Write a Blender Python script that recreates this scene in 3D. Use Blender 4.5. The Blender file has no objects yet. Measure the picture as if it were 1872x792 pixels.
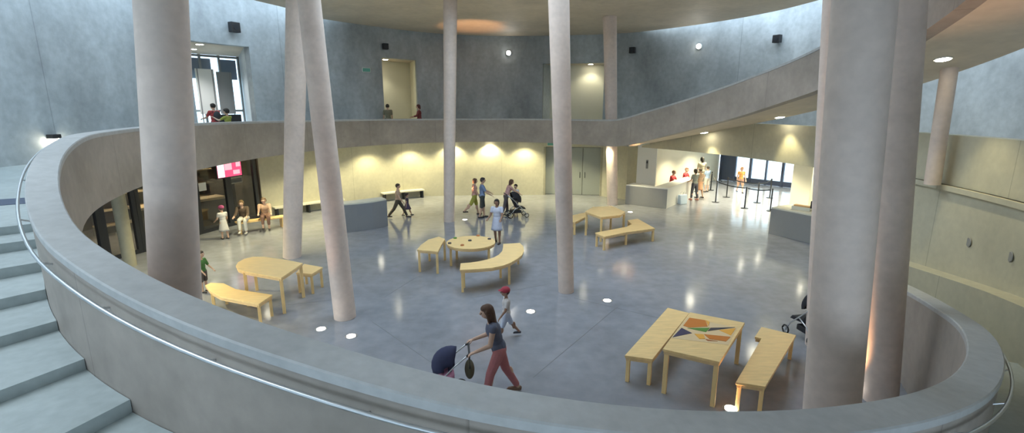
import bpy, bmesh, math, random
from mathutils import Vector, Matrix
random.seed(7)
S = bpy.context.scene
COL = S.collection
PI = math.pi
def R(d): return math.radians(d)

# ------------------------------------------------------------------ camera
FPX, HOR, EYE = 900.0, 195.0, 4.6
PITCH = math.atan((396 - HOR) / FPX)
def ray(px, py):
    u = (px - 936) / FPX; v = (396 - py) / FPX
    c, s = math.cos(PITCH), math.sin(PITCH)
    return Vector((u, c + v * s, -s + v * c))
def at(px, py, z=0.0):
    d = ray(px, py); t = (z - EYE) / d.z
    return Vector((d.x * t, d.y * t, z))
def aty(px, py, y):
    d = ray(px, py); t = y / d.y
    return Vector((d.x * t, y, EYE + d.z * t))
cam = bpy.data.cameras.new('camera'); camo = bpy.data.objects.new('camera', cam); COL.objects.link(camo)
cam.sensor_fit = 'HORIZONTAL'; cam.sensor_width = 36; cam.lens = 36 * FPX / 1872
cam.clip_start = 0.05; cam.clip_end = 300
camo.location = (0, 0, EYE); camo.rotation_euler = (PI / 2 - PITCH, 0, 0)
S.camera = camo

# ------------------------------------------------------------------ ring frame: the hall is an ellipse
CX, CY, RA, RB, ROT = -0.481, 13.872, 11.17, 8.002, 0.158
WT = 0.267
def ring(th, off):
    t = R(th); lx = (RB + off) * math.cos(t); ly = (RA + off) * math.sin(t)
    k, s = math.cos(ROT), math.sin(ROT)
    return Vector((CX + k * lx - s * ly, CY + s * lx + k * ly))
def lerp(tab, x):
    if x <= tab[0][0]: return tab[0][1]
    for (a, b), (c, d) in zip(tab, tab[1:]):
        if x <= c: return b + (d - b) * (x - a) / (c - a)
    return tab[-1][1]
def smooth(tab, x, w=3.0):
    return sum(lerp(tab, x + w * q) * k for q, k in ((-1, .12), (-.5, .23), (0, .3), (.5, .23), (1, .12)))
def frange(a, b, st):
    n = max(1, int(round(abs(b - a) / st))); return [a + (b - a) * i / n for i in range(n + 1)]

# ------------------------------------------------------------------ materials
MATS = {}
def mat(name, col, rough=.6, metal=0.0, noise=0.0, scale=3.0, emit=None, estr=0.0, bump=0.0, stretch=(1, 1, 1), seam=0.0, spec=.5, fine=0.0):
    m = bpy.data.materials.new(name); m.use_nodes = True; nt = m.node_tree; N = nt.nodes; L = nt.links
    b = N['Principled BSDF']; b.inputs['Base Color'].default_value = (*col, 1)
    b.inputs['Roughness'].default_value = rough; b.inputs['Metallic'].default_value = metal
    b.inputs['Specular IOR Level'].default_value = spec
    if noise > 0:
        tc = N.new('ShaderNodeTexCoord'); mp = N.new('ShaderNodeMapping'); mp.inputs['Scale'].default_value = stretch
        nz = N.new('ShaderNodeTexNoise'); nz.inputs['Scale'].default_value = scale; nz.inputs['Detail'].default_value = 7; nz.inputs['Roughness'].default_value = .62
        L.new(tc.outputs['Object'], mp.inputs['Vector']); L.new(mp.outputs['Vector'], nz.inputs['Vector'])
        mr = N.new('ShaderNodeMapRange'); mr.inputs['From Min'].default_value = .3; mr.inputs['From Max'].default_value = .7
        mr.inputs['To Min'].default_value = 1 - noise; mr.inputs['To Max'].default_value = 1 + noise
        L.new(nz.outputs['Fac'], mr.inputs['Value']); fac = mr.outputs['Result']
        if fine > 0:
            n2 = N.new('ShaderNodeTexNoise'); n2.inputs['Scale'].default_value = scale * 9; n2.inputs['Detail'].default_value = 4
            L.new(tc.outputs['Object'], n2.inputs['Vector'])
            m2 = N.new('ShaderNodeMapRange'); m2.inputs['From Min'].default_value = .3; m2.inputs['From Max'].default_value = .7
            m2.inputs['To Min'].default_value = 1 - fine; m2.inputs['To Max'].default_value = 1 + fine
            L.new(n2.outputs['Fac'], m2.inputs['Value'])
            mu = N.new('ShaderNodeMath'); mu.operation = 'MULTIPLY'; L.new(fac, mu.inputs[0]); L.new(m2.outputs['Result'], mu.inputs[1]); fac = mu.outputs[0]
        if seam > 0:
            uv = N.new('ShaderNodeUVMap'); sx = N.new('ShaderNodeSeparateXYZ'); L.new(uv.outputs['UV'], sx.inputs['Vector'])
            dv = N.new('ShaderNodeMath'); dv.operation = 'DIVIDE'; dv.inputs[1].default_value = seam; L.new(sx.outputs['X'], dv.inputs[0])
            fr = N.new('ShaderNodeMath'); fr.operation = 'FRACT'; L.new(dv.outputs[0], fr.inputs[0])
            gt = N.new('ShaderNodeMapRange'); gt.inputs['From Min'].default_value = 0; gt.inputs['From Max'].default_value = .025 / seam
            gt.inputs['To Min'].default_value = .62; gt.inputs['To Max'].default_value = 1; L.new(fr.outputs[0], gt.inputs['Value'])
            mu = N.new('ShaderNodeMath'); mu.operation = 'MULTIPLY'; L.new(fac, mu.inputs[0]); L.new(gt.outputs['Result'], mu.inputs[1]); fac = mu.outputs[0]
        vm = N.new('ShaderNodeVectorMath'); vm.operation = 'SCALE'; vm.inputs[0].default_value = col
        L.new(fac, vm.inputs['Scale']); L.new(vm.outputs['Vector'], b.inputs['Base Color'])
        if bump > 0:
            bp = N.new('ShaderNodeBump'); bp.inputs['Strength'].default_value = bump; bp.inputs['Distance'].default_value = .02
            L.new(nz.outputs['Fac'], bp.inputs['Height']); L.new(bp.outputs['Normal'], b.inputs['Normal'])
    if emit:
        b.inputs['Emission Color'].default_value = (*emit, 1); b.inputs['Emission Strength'].default_value = estr
    MATS[name] = m; return m
def glassm(name, tint=(.9, .95, .95), mixf=.12):
    m = bpy.data.materials.new(name); m.use_nodes = True; N = m.node_tree.nodes; L = m.node_tree.links
    N.remove(N['Principled BSDF']); tr = N.new('ShaderNodeBsdfTransparent'); tr.inputs['Color'].default_value = (*tint, 1)
    gl = N.new('ShaderNodeBsdfGlossy'); gl.inputs['Roughness'].default_value = .02
    mx = N.new('ShaderNodeMixShader'); mx.inputs[0].default_value = mixf
    L.new(tr.outputs[0], mx.inputs[1]); L.new(gl.outputs[0], mx.inputs[2]); L.new(mx.outputs[0], N['Material Output'].inputs['Surface'])
    MATS[name] = m; return m
CONC = (.40, .405, .40)
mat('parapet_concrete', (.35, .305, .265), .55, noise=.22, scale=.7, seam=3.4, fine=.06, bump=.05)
mat('coping_concrete', (.44, .445, .44), .5, noise=.10, scale=1.2, fine=.07)
mat('wall_concrete', (.40, .435, .45), .62, noise=.3, scale=.6, seam=4.1, fine=.09, bump=.05, stretch=(1, 1, .5))
mat('ground_concrete', (.50, .47, .35), .6, noise=.1, scale=.8, seam=2.6, fine=.05)
mat('ceiling_concrete', (.66, .57, .45), .7, noise=.12, scale=.5, fine=.05)
mat('step_concrete', (.38, .425, .42), .5, noise=.09, scale=1.1, fine=.08)
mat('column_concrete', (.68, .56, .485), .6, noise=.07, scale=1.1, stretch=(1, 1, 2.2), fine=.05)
mat('floor_polished', (.275, .285, .315), .13, noise=.16, scale=.35, fine=.1, spec=.55)
mat('joint', (.16, .17, .18), .4)
mat('wood', (.88, .62, .28), .42, noise=.10, scale=3.5, stretch=(1, 6, 1))
mat('wood_edge', (.80, .55, .27), .45, noise=.10, scale=5)
mat('steel', (.66, .68, .70), .32, metal=.9)
mat('dark_metal', (.03, .033, .04), .4, metal=.3)
mat('black_plastic', (.02, .02, .022), .5)
mat('rubber', (.025, .025, .025), .8)
mat('grey_panel', (.26, .26, .255), .5, noise=.04, scale=2)
mat('grey_counter', (.235, .24, .25), .45, noise=.04, scale=2)
mat('white_paint', (.78, .77, .72), .5)
mat('cream_wall', (.72, .69, .56), .6, noise=.04, scale=1)
mat('door_grey', (.30, .32, .29), .45, noise=.03, scale=2)
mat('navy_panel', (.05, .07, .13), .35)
mat('shop_dark', (.10, .085, .07), .5)
mat('shop_cream', (.75, .62, .42), .5)
mat('screen_red', (.75, .08, .2), .3, emit=(.85, .08, .2), estr=.9)
mat('screen_pink', (.9, .5, .6), .3, emit=(1, .45, .55), estr=.9)
mat('screen_white', (.9, .9, .95), .3, emit=(.85, .9, 1), estr=1.1)
mat('shelf_glow', (.9, .8, .6), .4, emit=(1, .82, .55), estr=1.6)
mat('lamp_white', (1, 1, 1), .3, emit=(1, .97, .88), estr=40)
mat('lamp_warm', (1, 1, .9), .3, emit=(1, .93, .72), estr=40)
mat('lamp_floor', (1, 1, .9), .3, emit=(1, .90, .78), estr=14)
mat('exit_green', (.10, .30, .23), .4, emit=(.25, .8, .6), estr=.03)
mat('outside_paving', (.62, .62, .60), .7, noise=.05)
mat('skin', (.56, .36, .26), .55); mat('skin_light', (.68, .47, .36), .55); mat('skin_brown', (.30, .17, .11), .55)
mat('eye', (.05, .04, .04), .2); mat('lips', (.45, .18, .16), .5)
glassm('glass'); glassm('shop_glass', (.82, .82, .8), .08)
def cloth(name, col):
    if name not in MATS: mat(name, col, .85, noise=.08, scale=14)
    return MATS[name]

# ------------------------------------------------------------------ object helpers
def link(name, me, m=None, parent=None):
    o = bpy.data.objects.new(name, me); COL.objects.link(o)
    if m is not None: o.data.materials.append(MATS[m] if isinstance(m, str) else m)
    if parent is not None: o.parent = parent
    return o
def obj(name, bm, m, parent=None, smooth=False, bevel=0.0):
    bmesh.ops.recalc_face_normals(bm, faces=bm.faces)
    me = bpy.data.meshes.new(name); bm.to_mesh(me); bm.free()
    if smooth:
        for p in me.polygons: p.use_smooth = True
    o = link(name, me, m, parent)
    if smooth == 'auto':
        md = o.modifiers.new('edges', 'EDGE_SPLIT'); md.split_angle = R(38)
    if bevel > 0:
        md = o.modifiers.new('bevel', 'BEVEL'); md.width = bevel; md.segments = 2; md.limit_method = 'ANGLE'; md.angle_limit = R(50)
    return o
def tag(o, label, cat, group=None):
    o['label'] = label; o['category'] = cat
    if group: o['group'] = group
    return o
def struct(o): o['kind'] = 'structure'; return o
def empty(name, loc, label, cat, group=None, rz=0):
    o = bpy.data.objects.new(name, None); COL.objects.link(o); o.location = loc; o.rotation_euler = (0, 0, rz)
    o.empty_display_size = .1
    return tag(o, label, cat, group)
def box(bm, c, s, rz=0.0, M=None):
    mt = Matrix.Translation(Vector(c)) @ Matrix.Rotation(rz, 4, 'Z') @ Matrix.Diagonal((s[0], s[1], s[2], 1))
    if M: mt = M @ mt
    bmesh.ops.create_cube(bm, size=1, matrix=mt); return bm
def prism(bm, pts, z0, z1):
    """closed plan outline (list of 2-D points) between two heights"""
    a = [bm.verts.new((p[0], p[1], z0)) for p in pts]; b = [bm.verts.new((p[0], p[1], z1)) for p in pts]
    n = len(pts); bm.faces.new(a[::-1]); bm.faces.new(b)
    for i in range(n): bm.faces.new((a[i], a[(i + 1) % n], b[(i + 1) % n], b[i]))
    return bm
def tube(bm, p, q, r0, r1=None, n=16, caps=True):
    r1 = r0 if r1 is None else r1
    p, q = Vector(p), Vector(q); d = (q - p); 
    if d.length < 1e-6: return bm
    z = d.normalized(); x = z.orthogonal().normalized(); y = z.cross(x)
    A = [bm.verts.new(p + (x * math.cos(2 * PI * i / n) + y * math.sin(2 * PI * i / n)) * r0) for i in range(n)]
    B = [bm.verts.new(q + (x * math.cos(2 * PI * i / n) + y * math.sin(2 * PI * i / n)) * r1) for i in range(n)]
    for i in range(n): bm.faces.new((A[i], A[(i + 1) % n], B[(i + 1) % n], B[i]))
    if caps: bm.faces.new(A[::-1]); bm.faces.new(B)
    return bm
def capsule(bm, p, q, r0, r1=None, n=10, m=4):
    r1 = r0 if r1 is None else r1
    p, q = Vector(p), Vector(q); d = q - p
    z = d.normalized() if d.length > 1e-6 else Vector((0, 0, 1)); x = z.orthogonal().normalized(); y = z.cross(x)
    rings = []
    for k in range(1, m + 1):
        a = -PI / 2 + PI / 2 * k / m; rings.append((p + z * r0 * math.sin(a), r0 * math.cos(a)))
    for k in range(0, m):
        a = PI / 2 * k / m; rings.append((q + z * r1 * math.sin(a), r1 * math.cos(a)))
    V = [[bm.verts.new(c + (x * math.cos(2 * PI * i / n) + y * math.sin(2 * PI * i / n)) * r) for i in range(n)] for c, r in rings]
    b = bm.verts.new(p - z * r0); t = bm.verts.new(q + z * r1)
    for i in range(n):
        bm.faces.new((b, V[0][(i + 1) % n], V[0][i])); bm.faces.new((t, V[-1][i], V[-1][(i + 1) % n]))
        for a, c in zip(V, V[1:]): bm.faces.new((a[i], a[(i + 1) % n], c[(i + 1) % n], c[i]))
    return bm
def ell(bm, c, r, rot=None, u=14, v=10):
    mt = Matrix.Translation(Vector(c))
    if rot is not None: mt = mt @ rot.to_4x4()
    bmesh.ops.create_uvsphere(bm, u_segments=u, v_segments=v, radius=1, matrix=mt @ Matrix.Diagonal((r[0], r[1], r[2], 1))); return bm
def pipe(pts, r, n=10, closed=False):
    """a tube along a poly-line with one ring of vertices per point"""
    bm = bmesh.new(); P = [Vector(p) for p in pts]; rings = []
    for i, p in enumerate(P):
        d = (P[min(i + 1, len(P) - 1)] - P[max(i - 1, 0)]).normalized()
        up = Vector((0, 0, 1)) if abs(d.z) < .95 else Vector((1, 0, 0))
        x = d.cross(up).normalized(); y = x.cross(d)
        rings.append([bm.verts.new(p + (x * math.cos(2 * PI * k / n) + y * math.sin(2 * PI * k / n)) * r) for k in range(n)])
    for a, b in zip(rings, rings[1:]):
        for k in range(n): bm.faces.new((a[k], a[(k + 1) % n], b[(k + 1) % n], b[k]))
    bm.faces.new(rings[0][::-1]); bm.faces.new(rings[-1])
    return bm
def sweep(ths, prof):
    """sweep a closed (offset, z) outline along the ring; prof(th) -> list"""
    bm = bmesh.new(); uvl = bm.loops.layers.uv.new('UVMap'); rows = []; s = 0; prev = None; SS = []
    for th in ths:
        pr = prof(th); row = []
        for off, z in pr:
            p = ring(th, off); row.append(bm.verts.new((p.x, p.y, z)))
        c = ring(th, 0)
        if prev is not None: s += (c - prev).length
        prev = c; SS.append(s); rows.append(row)
    n = len(rows[0])
    for k in range(len(rows) - 1):
        for i in range(n):
            j = (i + 1) % n
            try: f = bm.faces.new((rows[k][i], rows[k][j], rows[k + 1][j], rows[k + 1][i]))
            except ValueError: continue
            for l, (u, zz) in zip(f.loops, ((SS[k], rows[k][i].co.z), (SS[k], rows[k][j].co.z), (SS[k + 1], rows[k + 1][j].co.z), (SS[k + 1], rows[k + 1][i].co.z))): l[uvl].uv = (u + .4, zz)
    bm.faces.new(rows[0][::-1]); bm.faces.new(rows[-1])
    return bm
def polywall(pts, z0, z1, t):
    """wall along a plan poly-line, thickness t to the left of the direction"""
    bm = bmesh.new(); uvl = bm.loops.layers.uv.new('UVMap'); P = [Vector((p[0], p[1])) for p in pts]; nn = []
    for i in range(len(P)):
        d = (P[min(i + 1, len(P) - 1)] - P[max(i - 1, 0)]).normalized(); nn.append(Vector((-d.y, d.x)))
    rows = []; s = 0; SS = []
    for i, p in enumerate(P):
        q = p + nn[i] * t
        rows.append([bm.verts.new((p.x, p.y, z0)), bm.verts.new((p.x, p.y, z1)), bm.verts.new((q.x, q.y, z1)), bm.verts.new((q.x, q.y, z0))])
        if i: s += (p - P[i - 1]).length
        SS.append(s)
    for k in range(len(rows) - 1):
        for i in range(4):
            j = (i + 1) % 4; f = bm.faces.new((rows[k][i], rows[k][j], rows[k + 1][j], rows[k + 1][i]))
            for l, u in zip(f.loops, (SS[k], SS[k], SS[k + 1], SS[k + 1])): l[uvl].uv = (u + .4, l.vert.co.z)
    bm.faces.new(rows[0][::-1]); bm.faces.new(rows[-1]); return bm

# ------------------------------------------------------------------ setting
bm = bmesh.new(); prism(bm, [(-22, -8), (24, -8), (24, 36), (-22, 36)], -.3, 0)
struct(obj('floor', bm, 'floor_polished'))

ZTOP = [(-430, 8.55), (-415, 8.1), (-393, 6.93), (-379, 6.32), (-372, 6.05), (-365.6, 5.81), (-358.7, 5.57), (-348.8, 5.18), (-338, 4.75), (-329, 4.39), (-321.6, 4.05), (-310, 4.02),
        (-260, 4.02), (-222, 4.07), (-183, 4.17), (-155.4, 4.15), (-150, 4.06), (-144.3, 3.93), (-136.4, 3.66), (-128.9, 3.45), (-124.6, 3.41), (-118.2, 3.29), (-113.6, 3.20), (-107.7, 3.08),
        (-102.5, 2.94), (-98.4, 2.84), (-92.6, 2.72), (-87.2, 2.62), (-81, 2.51), (-74.2, 2.36), (-69.2, 2.24), (-63, 2.12), (-57.6, 2.02), (-53.3, 1.92), (-46.7, 1.71), (-38.7, 1.51), (-25, 1.18), (-18, 1.05)]
ZBOT = [(-430, 7.2), (-415, 6.85), (-401, 6.2), (-393, 5.9), (-373.3, 5.02), (-364.4, 4.69), (-354.7, 4.27), (-344, 3.83), (-332.7, 3.33), (-322, 2.87), (-310, 2.87), (-260, 2.87), (-205, 2.9), (-170, 2.95), (-152, 2.95), (-147, 2.86), (-140, 2.3), (-128, .9), (-120, 0), (-18, 0)]
def ztop(t): return smooth(ZTOP, t, 3)
def zbot(t): return max(0, smooth(ZBOT, t, 3))
A0, A1 = -18, -428
TH = frange(A0, A1, 1.5)
par = empty('spiral_parapet', (*ring(-100, 0), 0), 'curving concrete parapet that spirals round the whole hall, stair to gallery to ramp', 'parapet')
def rel(o, e):
    o.parent = e; o.matrix_parent_inverse = Matrix.Translation(-Vector(e.location)) if e.rotation_euler.z == 0 else (Matrix.Translation(e.location) @ Matrix.Rotation(e.rotation_euler.z, 4, 'Z')).inverted()
    return o
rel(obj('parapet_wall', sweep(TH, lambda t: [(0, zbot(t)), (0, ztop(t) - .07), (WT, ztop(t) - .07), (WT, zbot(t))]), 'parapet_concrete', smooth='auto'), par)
rel(obj('coping', sweep(TH, lambda t: [(-.012, ztop(t) - .07), (-.012, ztop(t) - .012), (0, ztop(t)), (WT, ztop(t)), (WT + .012, ztop(t) - .012), (WT + .012, ztop(t) - .07)]), 'coping_concrete', smooth='auto'), par)
# handrail on the outer face
hr = [Vector((*ring(t, WT + .085), ztop(t) - lerp([(-150, .08), (-140, .13), (-125, .14), (-85, .15), (-60, .16), (-40, .16)], t))) for t in frange(-40, -156, 1.5)]
rail = rel(obj('handrail', pipe(hr, .015), 'steel', smooth=True), par)
for t in frange(-45, -150, 7.5):
    i = min(range(len(hr)), key=lambda k: (hr[k].xy - ring(t, WT + .085)).length)
    a = hr[i]; b2 = ring(t, WT - .01); bm = bmesh.new(); tube(bm, (a.x, a.y, a.z - .01), (b2.x, b2.y, a.z - .05), .009, n=8)
    o = obj('rail_bracket', bm, 'steel'); o.parent = rail

# stair: one step every ~5 degrees
noses = [(-23, .13), (-28, .26), (-33, .39), (-38, .52), (-43, .65), (-48, .78), (-53, .91), (-58, 1.04), (-63, 1.17), (-68, 1.29), (-73, 1.41), (-78, 1.52), (-83, 1.63), (-88.4, 1.74), (-93.6, 1.84), (-98.8, 1.95),
         (-104, 2.06), (-109.2, 2.17), (-114.4, 2.28), (-119.6, 2.39), (-124.8, 2.49), (-130.2, 2.59), (-134.9, 2.70), (-139.5, 2.82), (-144, 2.94), (-148.5, 3.05)]
STOUT = [(-160, 5.6), (-130, 5.2), (-105, 4.6), (-75, 2.0), (-60, 1.6), (-20, 1.6)]
stair = empty('staircase', (*ring(-90, 1), 0), 'wide grey concrete stair curving up along the outside of the parapet', 'stairs')
for i, (t, z) in enumerate(noses[:-1]):
    t2 = noses[i + 1][0]
    rel(obj('step', sweep(frange(t, t2, 1.2), lambda q: [(WT + .004, max(0, z - .55)), (WT + .004, z), (lerp(STOUT, q), z), (lerp(STOUT, q), max(0, z - .55))]), 'step_concrete'), stair)

# outer low wall beside the start of the stair
lw = lambda t: lerp([(-80, 2.25), (-60, 1.95), (-37, 1.42), (-32, 1.31), (-26, 1.15), (-21, 1.03), (-14, .9)], t)
struct(obj('wall_ramp_side', sweep(frange(-14, -59, 1.5), lambda t: [(1.6, 0), (1.6, lw(t)), (2.02, lw(t)), (2.02, 0)]), 'ground_concrete', smooth='auto'))

# ring wall to the right: closed part, then header over the entrance opening
struct(obj('wall_right', sweep(frange(-9, -72, 1.5), lambda t: [(2.0, 0), (2.0, 2.93), (2.35, 2.93), (2.35, 0)]), 'ground_concrete', smooth='auto'))
struct(obj('wall_right_band', sweep(frange(38, -72, 1.5), lambda t: [(2.06, 2.74 if t > -9 else 2.93), (2.06, 4.0), (2.4, 4.0), (2.4, 2.74 if t > -9 else 2.93)]), 'ground_concrete', smooth='auto'))
struct(obj('trim_1', sweep(frange(-9, -72, 1.5), lambda t: [(1.93, 2.82), (1.93, 2.93), (2.06, 2.93), (2.06, 2.82)]), 'ground_concrete', smooth='auto'))

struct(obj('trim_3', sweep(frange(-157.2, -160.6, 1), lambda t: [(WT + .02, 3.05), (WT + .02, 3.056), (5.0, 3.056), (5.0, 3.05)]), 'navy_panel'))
bm = bmesh.new()
for px, py in ((1772, 443), (1848, 470)):
    best = min((ring(t_ * .25, 1.998) for t_ in range(-200, -40)), key=lambda q: abs(q.x / q.y - ray(px, py).x / ray(px, py).y)); z_ = EYE + ray(px, py).z * best.y / ray(px, py).y
    c_ = Vector((CX, CY)); n_ = (c_ - best).normalized(); tube(bm, (best.x, best.y, z_), (best.x + n_.x * .012, best.y + n_.y * .012, z_), .10, .09, n=20)
struct(obj('trim_4', bm, 'grey_panel'))
# ramp deck of the upper spiral
struct(obj('floor_ramp', sweep(frange(-322, -428, 1.5), lambda t: [(WT, zbot(t)), (WT, zbot(t) + .2), (2.0, zbot(t) + .2), (2.0, zbot(t))]), 'ceiling_concrete', smooth='auto'))

# upper wall (gallery and ramp level) and ground wall, as offsets of the ring
OFFU = [(-140, 7.2), (-90, 7.0), (-60, 6.6), (-38, 6.4), (-23, 7.2), (-7, 7.6), (8, 7.7), (25, 7.3), (42, 6.2), (51.5, 5.9), (67.6, 4.78), (90.5, 4.17), (102.6, 3.48), (118, 2.75), (133.8, 3.4), (151.5, 4.35), (166.8, 4.55), (175.9, 4.83), (192.8, 5.9), (215, 7.2)]
def offu(t): return smooth(OFFU, t, 6)
def th_at(px, offf, lo=20, hi=182):
    d = ray(px, 150); s = d.x / d.y
    for _ in range(60):
        m = (lo + hi) / 2; p = ring(m, offf(m))
        if p.x / p.y > s: lo = m
        else: hi = m
    return (lo + hi) / 2
ZW = 10.3
OPEN = []
for (xa, xb, zt) in ((352, 462, 7.05), (700, 762, 7.05), (992, 1104, 7.0)):
    OPEN.append((th_at(xb, offu), th_at(xa, offu), zt))
edges = [-139] + [v for o_ in sorted(OPEN) for v in o_[:2]] + [222]
for i in range(0, len(edges), 2):
    nm = ['wall_upper_right', 'wall_upper_back', 'wall_upper_middle', 'wall_upper_left'][i // 2]
    struct(obj(nm, sweep(frange(edges[i], edges[i + 1], 2), lambda t: [(offu(t), 2.9), (offu(t), ZW), (offu(t) + .35, ZW), (offu(t) + .35, 2.9)]), 'wall_concrete', smooth='auto'))
for k, (ta, tb, zt) in enumerate(sorted(OPEN)):
    struct(obj('wall_lintel_' + ['right', 'back', 'left'][k], sweep(frange(ta, tb, 2), lambda t: [(offu(t), zt), (offu(t), ZW), (offu(t) + .35, ZW), (offu(t) + .35, zt)]), 'wall_concrete', smooth='auto'))
# gallery floor slab: from the ring parapet out to the upper wall
struct(obj('floor_gallery', sweep(frange(36, 213, 1.5), lambda t: [(WT, 2.9), (WT, 3.05), (offu(t) + .2, 3.05), (offu(t) + .2, 2.9)]), 'step_concrete', smooth='auto'))
struct(obj('floor_terrace', sweep(frange(-40, 36, 1.5), lambda t: [(2.4, 2.95), (2.4, 3.05), (offu(t) + .2, 3.05), (offu(t) + .2, 2.95)]), 'ceiling_concrete', smooth='auto'))
# recesses behind the upper openings
def recess(k, depth, back, side, nm, pa, pb):
    ta, tb, zt = OPEN[k]
    oa, ob = offu(ta) + .35, offu(tb) + .35
    a, b = ring(ta, oa), ring(tb, ob)                      # a right, b left
    d = ((a + b) / 2 - Vector((0, 0))).normalized()
    n = Vector((-(a - b).y, (a - b).x)).normalized()
    if n.dot(d) < 0: n = -n
    da, db = ray(pa, 150), ray(pb, 150); yy = (a.y + b.y) / 2 + depth * .9
    a2 = Vector((da.x * (a.y + depth) / da.y, a.y + depth)); b2 = Vector((db.x * (b.y + depth) / db.y, b.y + depth))
    struct(obj('wall_' + nm + '_side', polywall([a, a2], 3.05, zt, -.12), side))
    struct(obj('wall_' + nm + '_side', polywall([b2, b], 3.05, zt, -.12), side))
    if back: struct(obj('wall_' + nm + '_end', polywall([a2, b2], 3.05, zt, -.15), back))
    bm = bmesh.new(); prism(bm, [a, a2, b2, b], zt, zt + .15); struct(obj('ceiling_' + nm, bm, 'ceiling_concrete'))
    bm = bmesh.new(); prism(bm, [a, a2, b2, b], 2.9, 3.05); struct(obj('floor_' + nm, bm, 'step_concrete'))
    return a, b, a2, b2, n, zt
rec_mid = recess(1, 1.6, 'cream_wall', 'cream_wall', 'passage', 750, 696)
rec_rt = recess(2, 1.0, 'cream_wall', 'wall_concrete', 'lobby', 1108, 1006)
rec_lf = recess(0, 4.2, None, 'wall_concrete', 'studio', 441, 333)

# ceiling disc; unseen parts of its rim are shaped to steer the daylight
OFFC = [(-180, 2.4), (-160, 1.8), (-135, 2.0), (-115, 4.8), (-100, 6.6), (-70, 6.5), (-50, 6.2), (-30, 5.6), (-8, 4.6), (10, 4.9), (14, 5.16), (21, 5.58), (28.6, 5.79), (36, 5.85), (42.7, 5.9), (50, 6.0), (60, 5.3), (68, 4.9), (80, 4.6), (102.6, 3.6), (118.4, 2.85), (128, 2.75), (138.7, 1.85), (146, 1.85), (160, 2.1), (180, 2.4)]
bm = bmesh.new(); rows = []
for t in frange(-180, 178, 2):
    o_ = ring(t, lerp(OFFC, t)); i_ = Vector((0.2, 12.8)) + (ring(t, 0) - Vector((CX, CY))).normalized() * 4.2  # inner circle: unseen oculus added to bring sky light down to the floor
    rows.append([bm.verts.new((q.x, q.y, z)) for q, z in ((i_, 8.5), (o_, 8.5), (o_, 8.78), (i_, 8.78))])
for A_, B_ in zip(rows, rows[1:] + rows[:1]):
    for k in range(4): bm.faces.new((A_[k], A_[(k + 1) % 4], B_[(k + 1) % 4], B_[k]))
struct(obj('ceiling', bm, 'ceiling_concrete'))

# ground floor walls
GL = [(-13.2, 9.5), (-12.9, 11.5), (-12.3, 14.3), (-11.95, 15.3), (-11.5, 17.6), (-11.06, 18.95), (-10.6, 20.2)]
WB = [(1.66, 25.9), (.7, 25.85), (-2, 25.8), (-4.6, 25.5), (-5.6, 24.9), (-6.6, 24.1), (-7.9, 22.9), (-9.2, 21.7), (-10.5, 20.35)]
struct(obj('wall_back', polywall(WB, 0, 2.92, -.3), 'ground_concrete', smooth='auto'))
struct(obj('wall_back_lintel', polywall([(4.7, 25.5), (1.66, 25.9)], 2.55, 2.92, -.3), 'ground_concrete'))
struct(obj('wall_back_right', polywall([(6.9, 24.9), (5.75, 24.5), (4.7, 25.5)], 0, 2.92, -.3), 'ground_concrete'))
# service doors in the back wall
dl, dr = Vector((1.66, 25.9)), Vector((4.7, 25.5)); dd = (dr - dl).normalized(); dn = Vector((-dd.y, dd.x))
dz = math.atan2(dd.y, dd.x)
door = bpy.data.objects.new('door_1', None); COL.objects.link(door); door.location = (*(dl + dn * .32), 0); door.rotation_euler = (0, 0, dz); struct(door)
W_ = (dr - dl).length
for i in range(3):
    w = W_ / 3 - .02; cx = W_ / 3 * (i + .5)
    lf = obj('door_leaf', box(bmesh.new(), (cx, 0, 1.26), (w, .06, 2.5)), 'door_grey', door, bevel=.006)
    hx = cx + (w / 2 - .12) * (-1 if i == 2 else 1)
    bm = bmesh.new(); tube(bm, (hx, -.08, .92), (hx, -.08, 1.22), .015, n=8); box(bm, (hx, -.05, .95), (.02, .06, .02)); box(bm, (hx, -.05, 1.19), (.02, .06, .02))
    obj('door_handle', bm, 'dark_metal', lf)
struct(obj('wall_door_jamb', polywall([dl + dn * .55, dl], 0, 2.55, .1), 'ground_concrete')); struct(obj('wall_door_jamb', polywall([dr, dr + dn * .55], 0, 2.55, .1), 'ground_concrete'))
struct(obj('wall_door_back', polywall([dr + dn * .55, dl + dn * .55], 0, 2.92, -.1), 'shop_dark'))
# shopfront glazing on the left
for i in range(len(GL) - 1):
    a, b = Vector(GL[i]), Vector(GL[i + 1]); d = (b - a).normalized(); L = (b - a).length
    win = bpy.data.objects.new('window_%d' % (i + 1), None); COL.objects.link(win); win.location = (*a, 0); win.rotation_euler = (0, 0, math.atan2(d.y, d.x)); struct(win)
    bm = bmesh.new(); wd = .13
    box(bm, (wd / 2, 0, 1.46), (wd, .12, 2.92)); box(bm, (L - wd / 2, 0, 1.46), (wd, .12, 2.92))
    box(bm, (L / 2, 0, 2.86), (L - 2 * wd - .002, .11, .11)); box(bm, (L / 2, 0, .07), (L - 2 * wd - .002, .11, .14))
    obj('window_frame', bm, 'dark_metal', win)
    obj('pane', box(bmesh.new(), (L / 2, .0, 1.46), (L - 2 * wd, .012, 2.7)), 'shop_glass', win)
# shop behind the glass
struct(obj('wall_shop', polywall([(-13.4, 23.2), (-16.2, 20), (-17.2, 9)], 0, 2.92, .2), 'shop_dark'))
struct(obj('wall_shop_end', polywall([(-10.6, 20.5), (-13.4, 23.2)], 0, 2.92, .2), 'shop_dark'))

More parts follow.
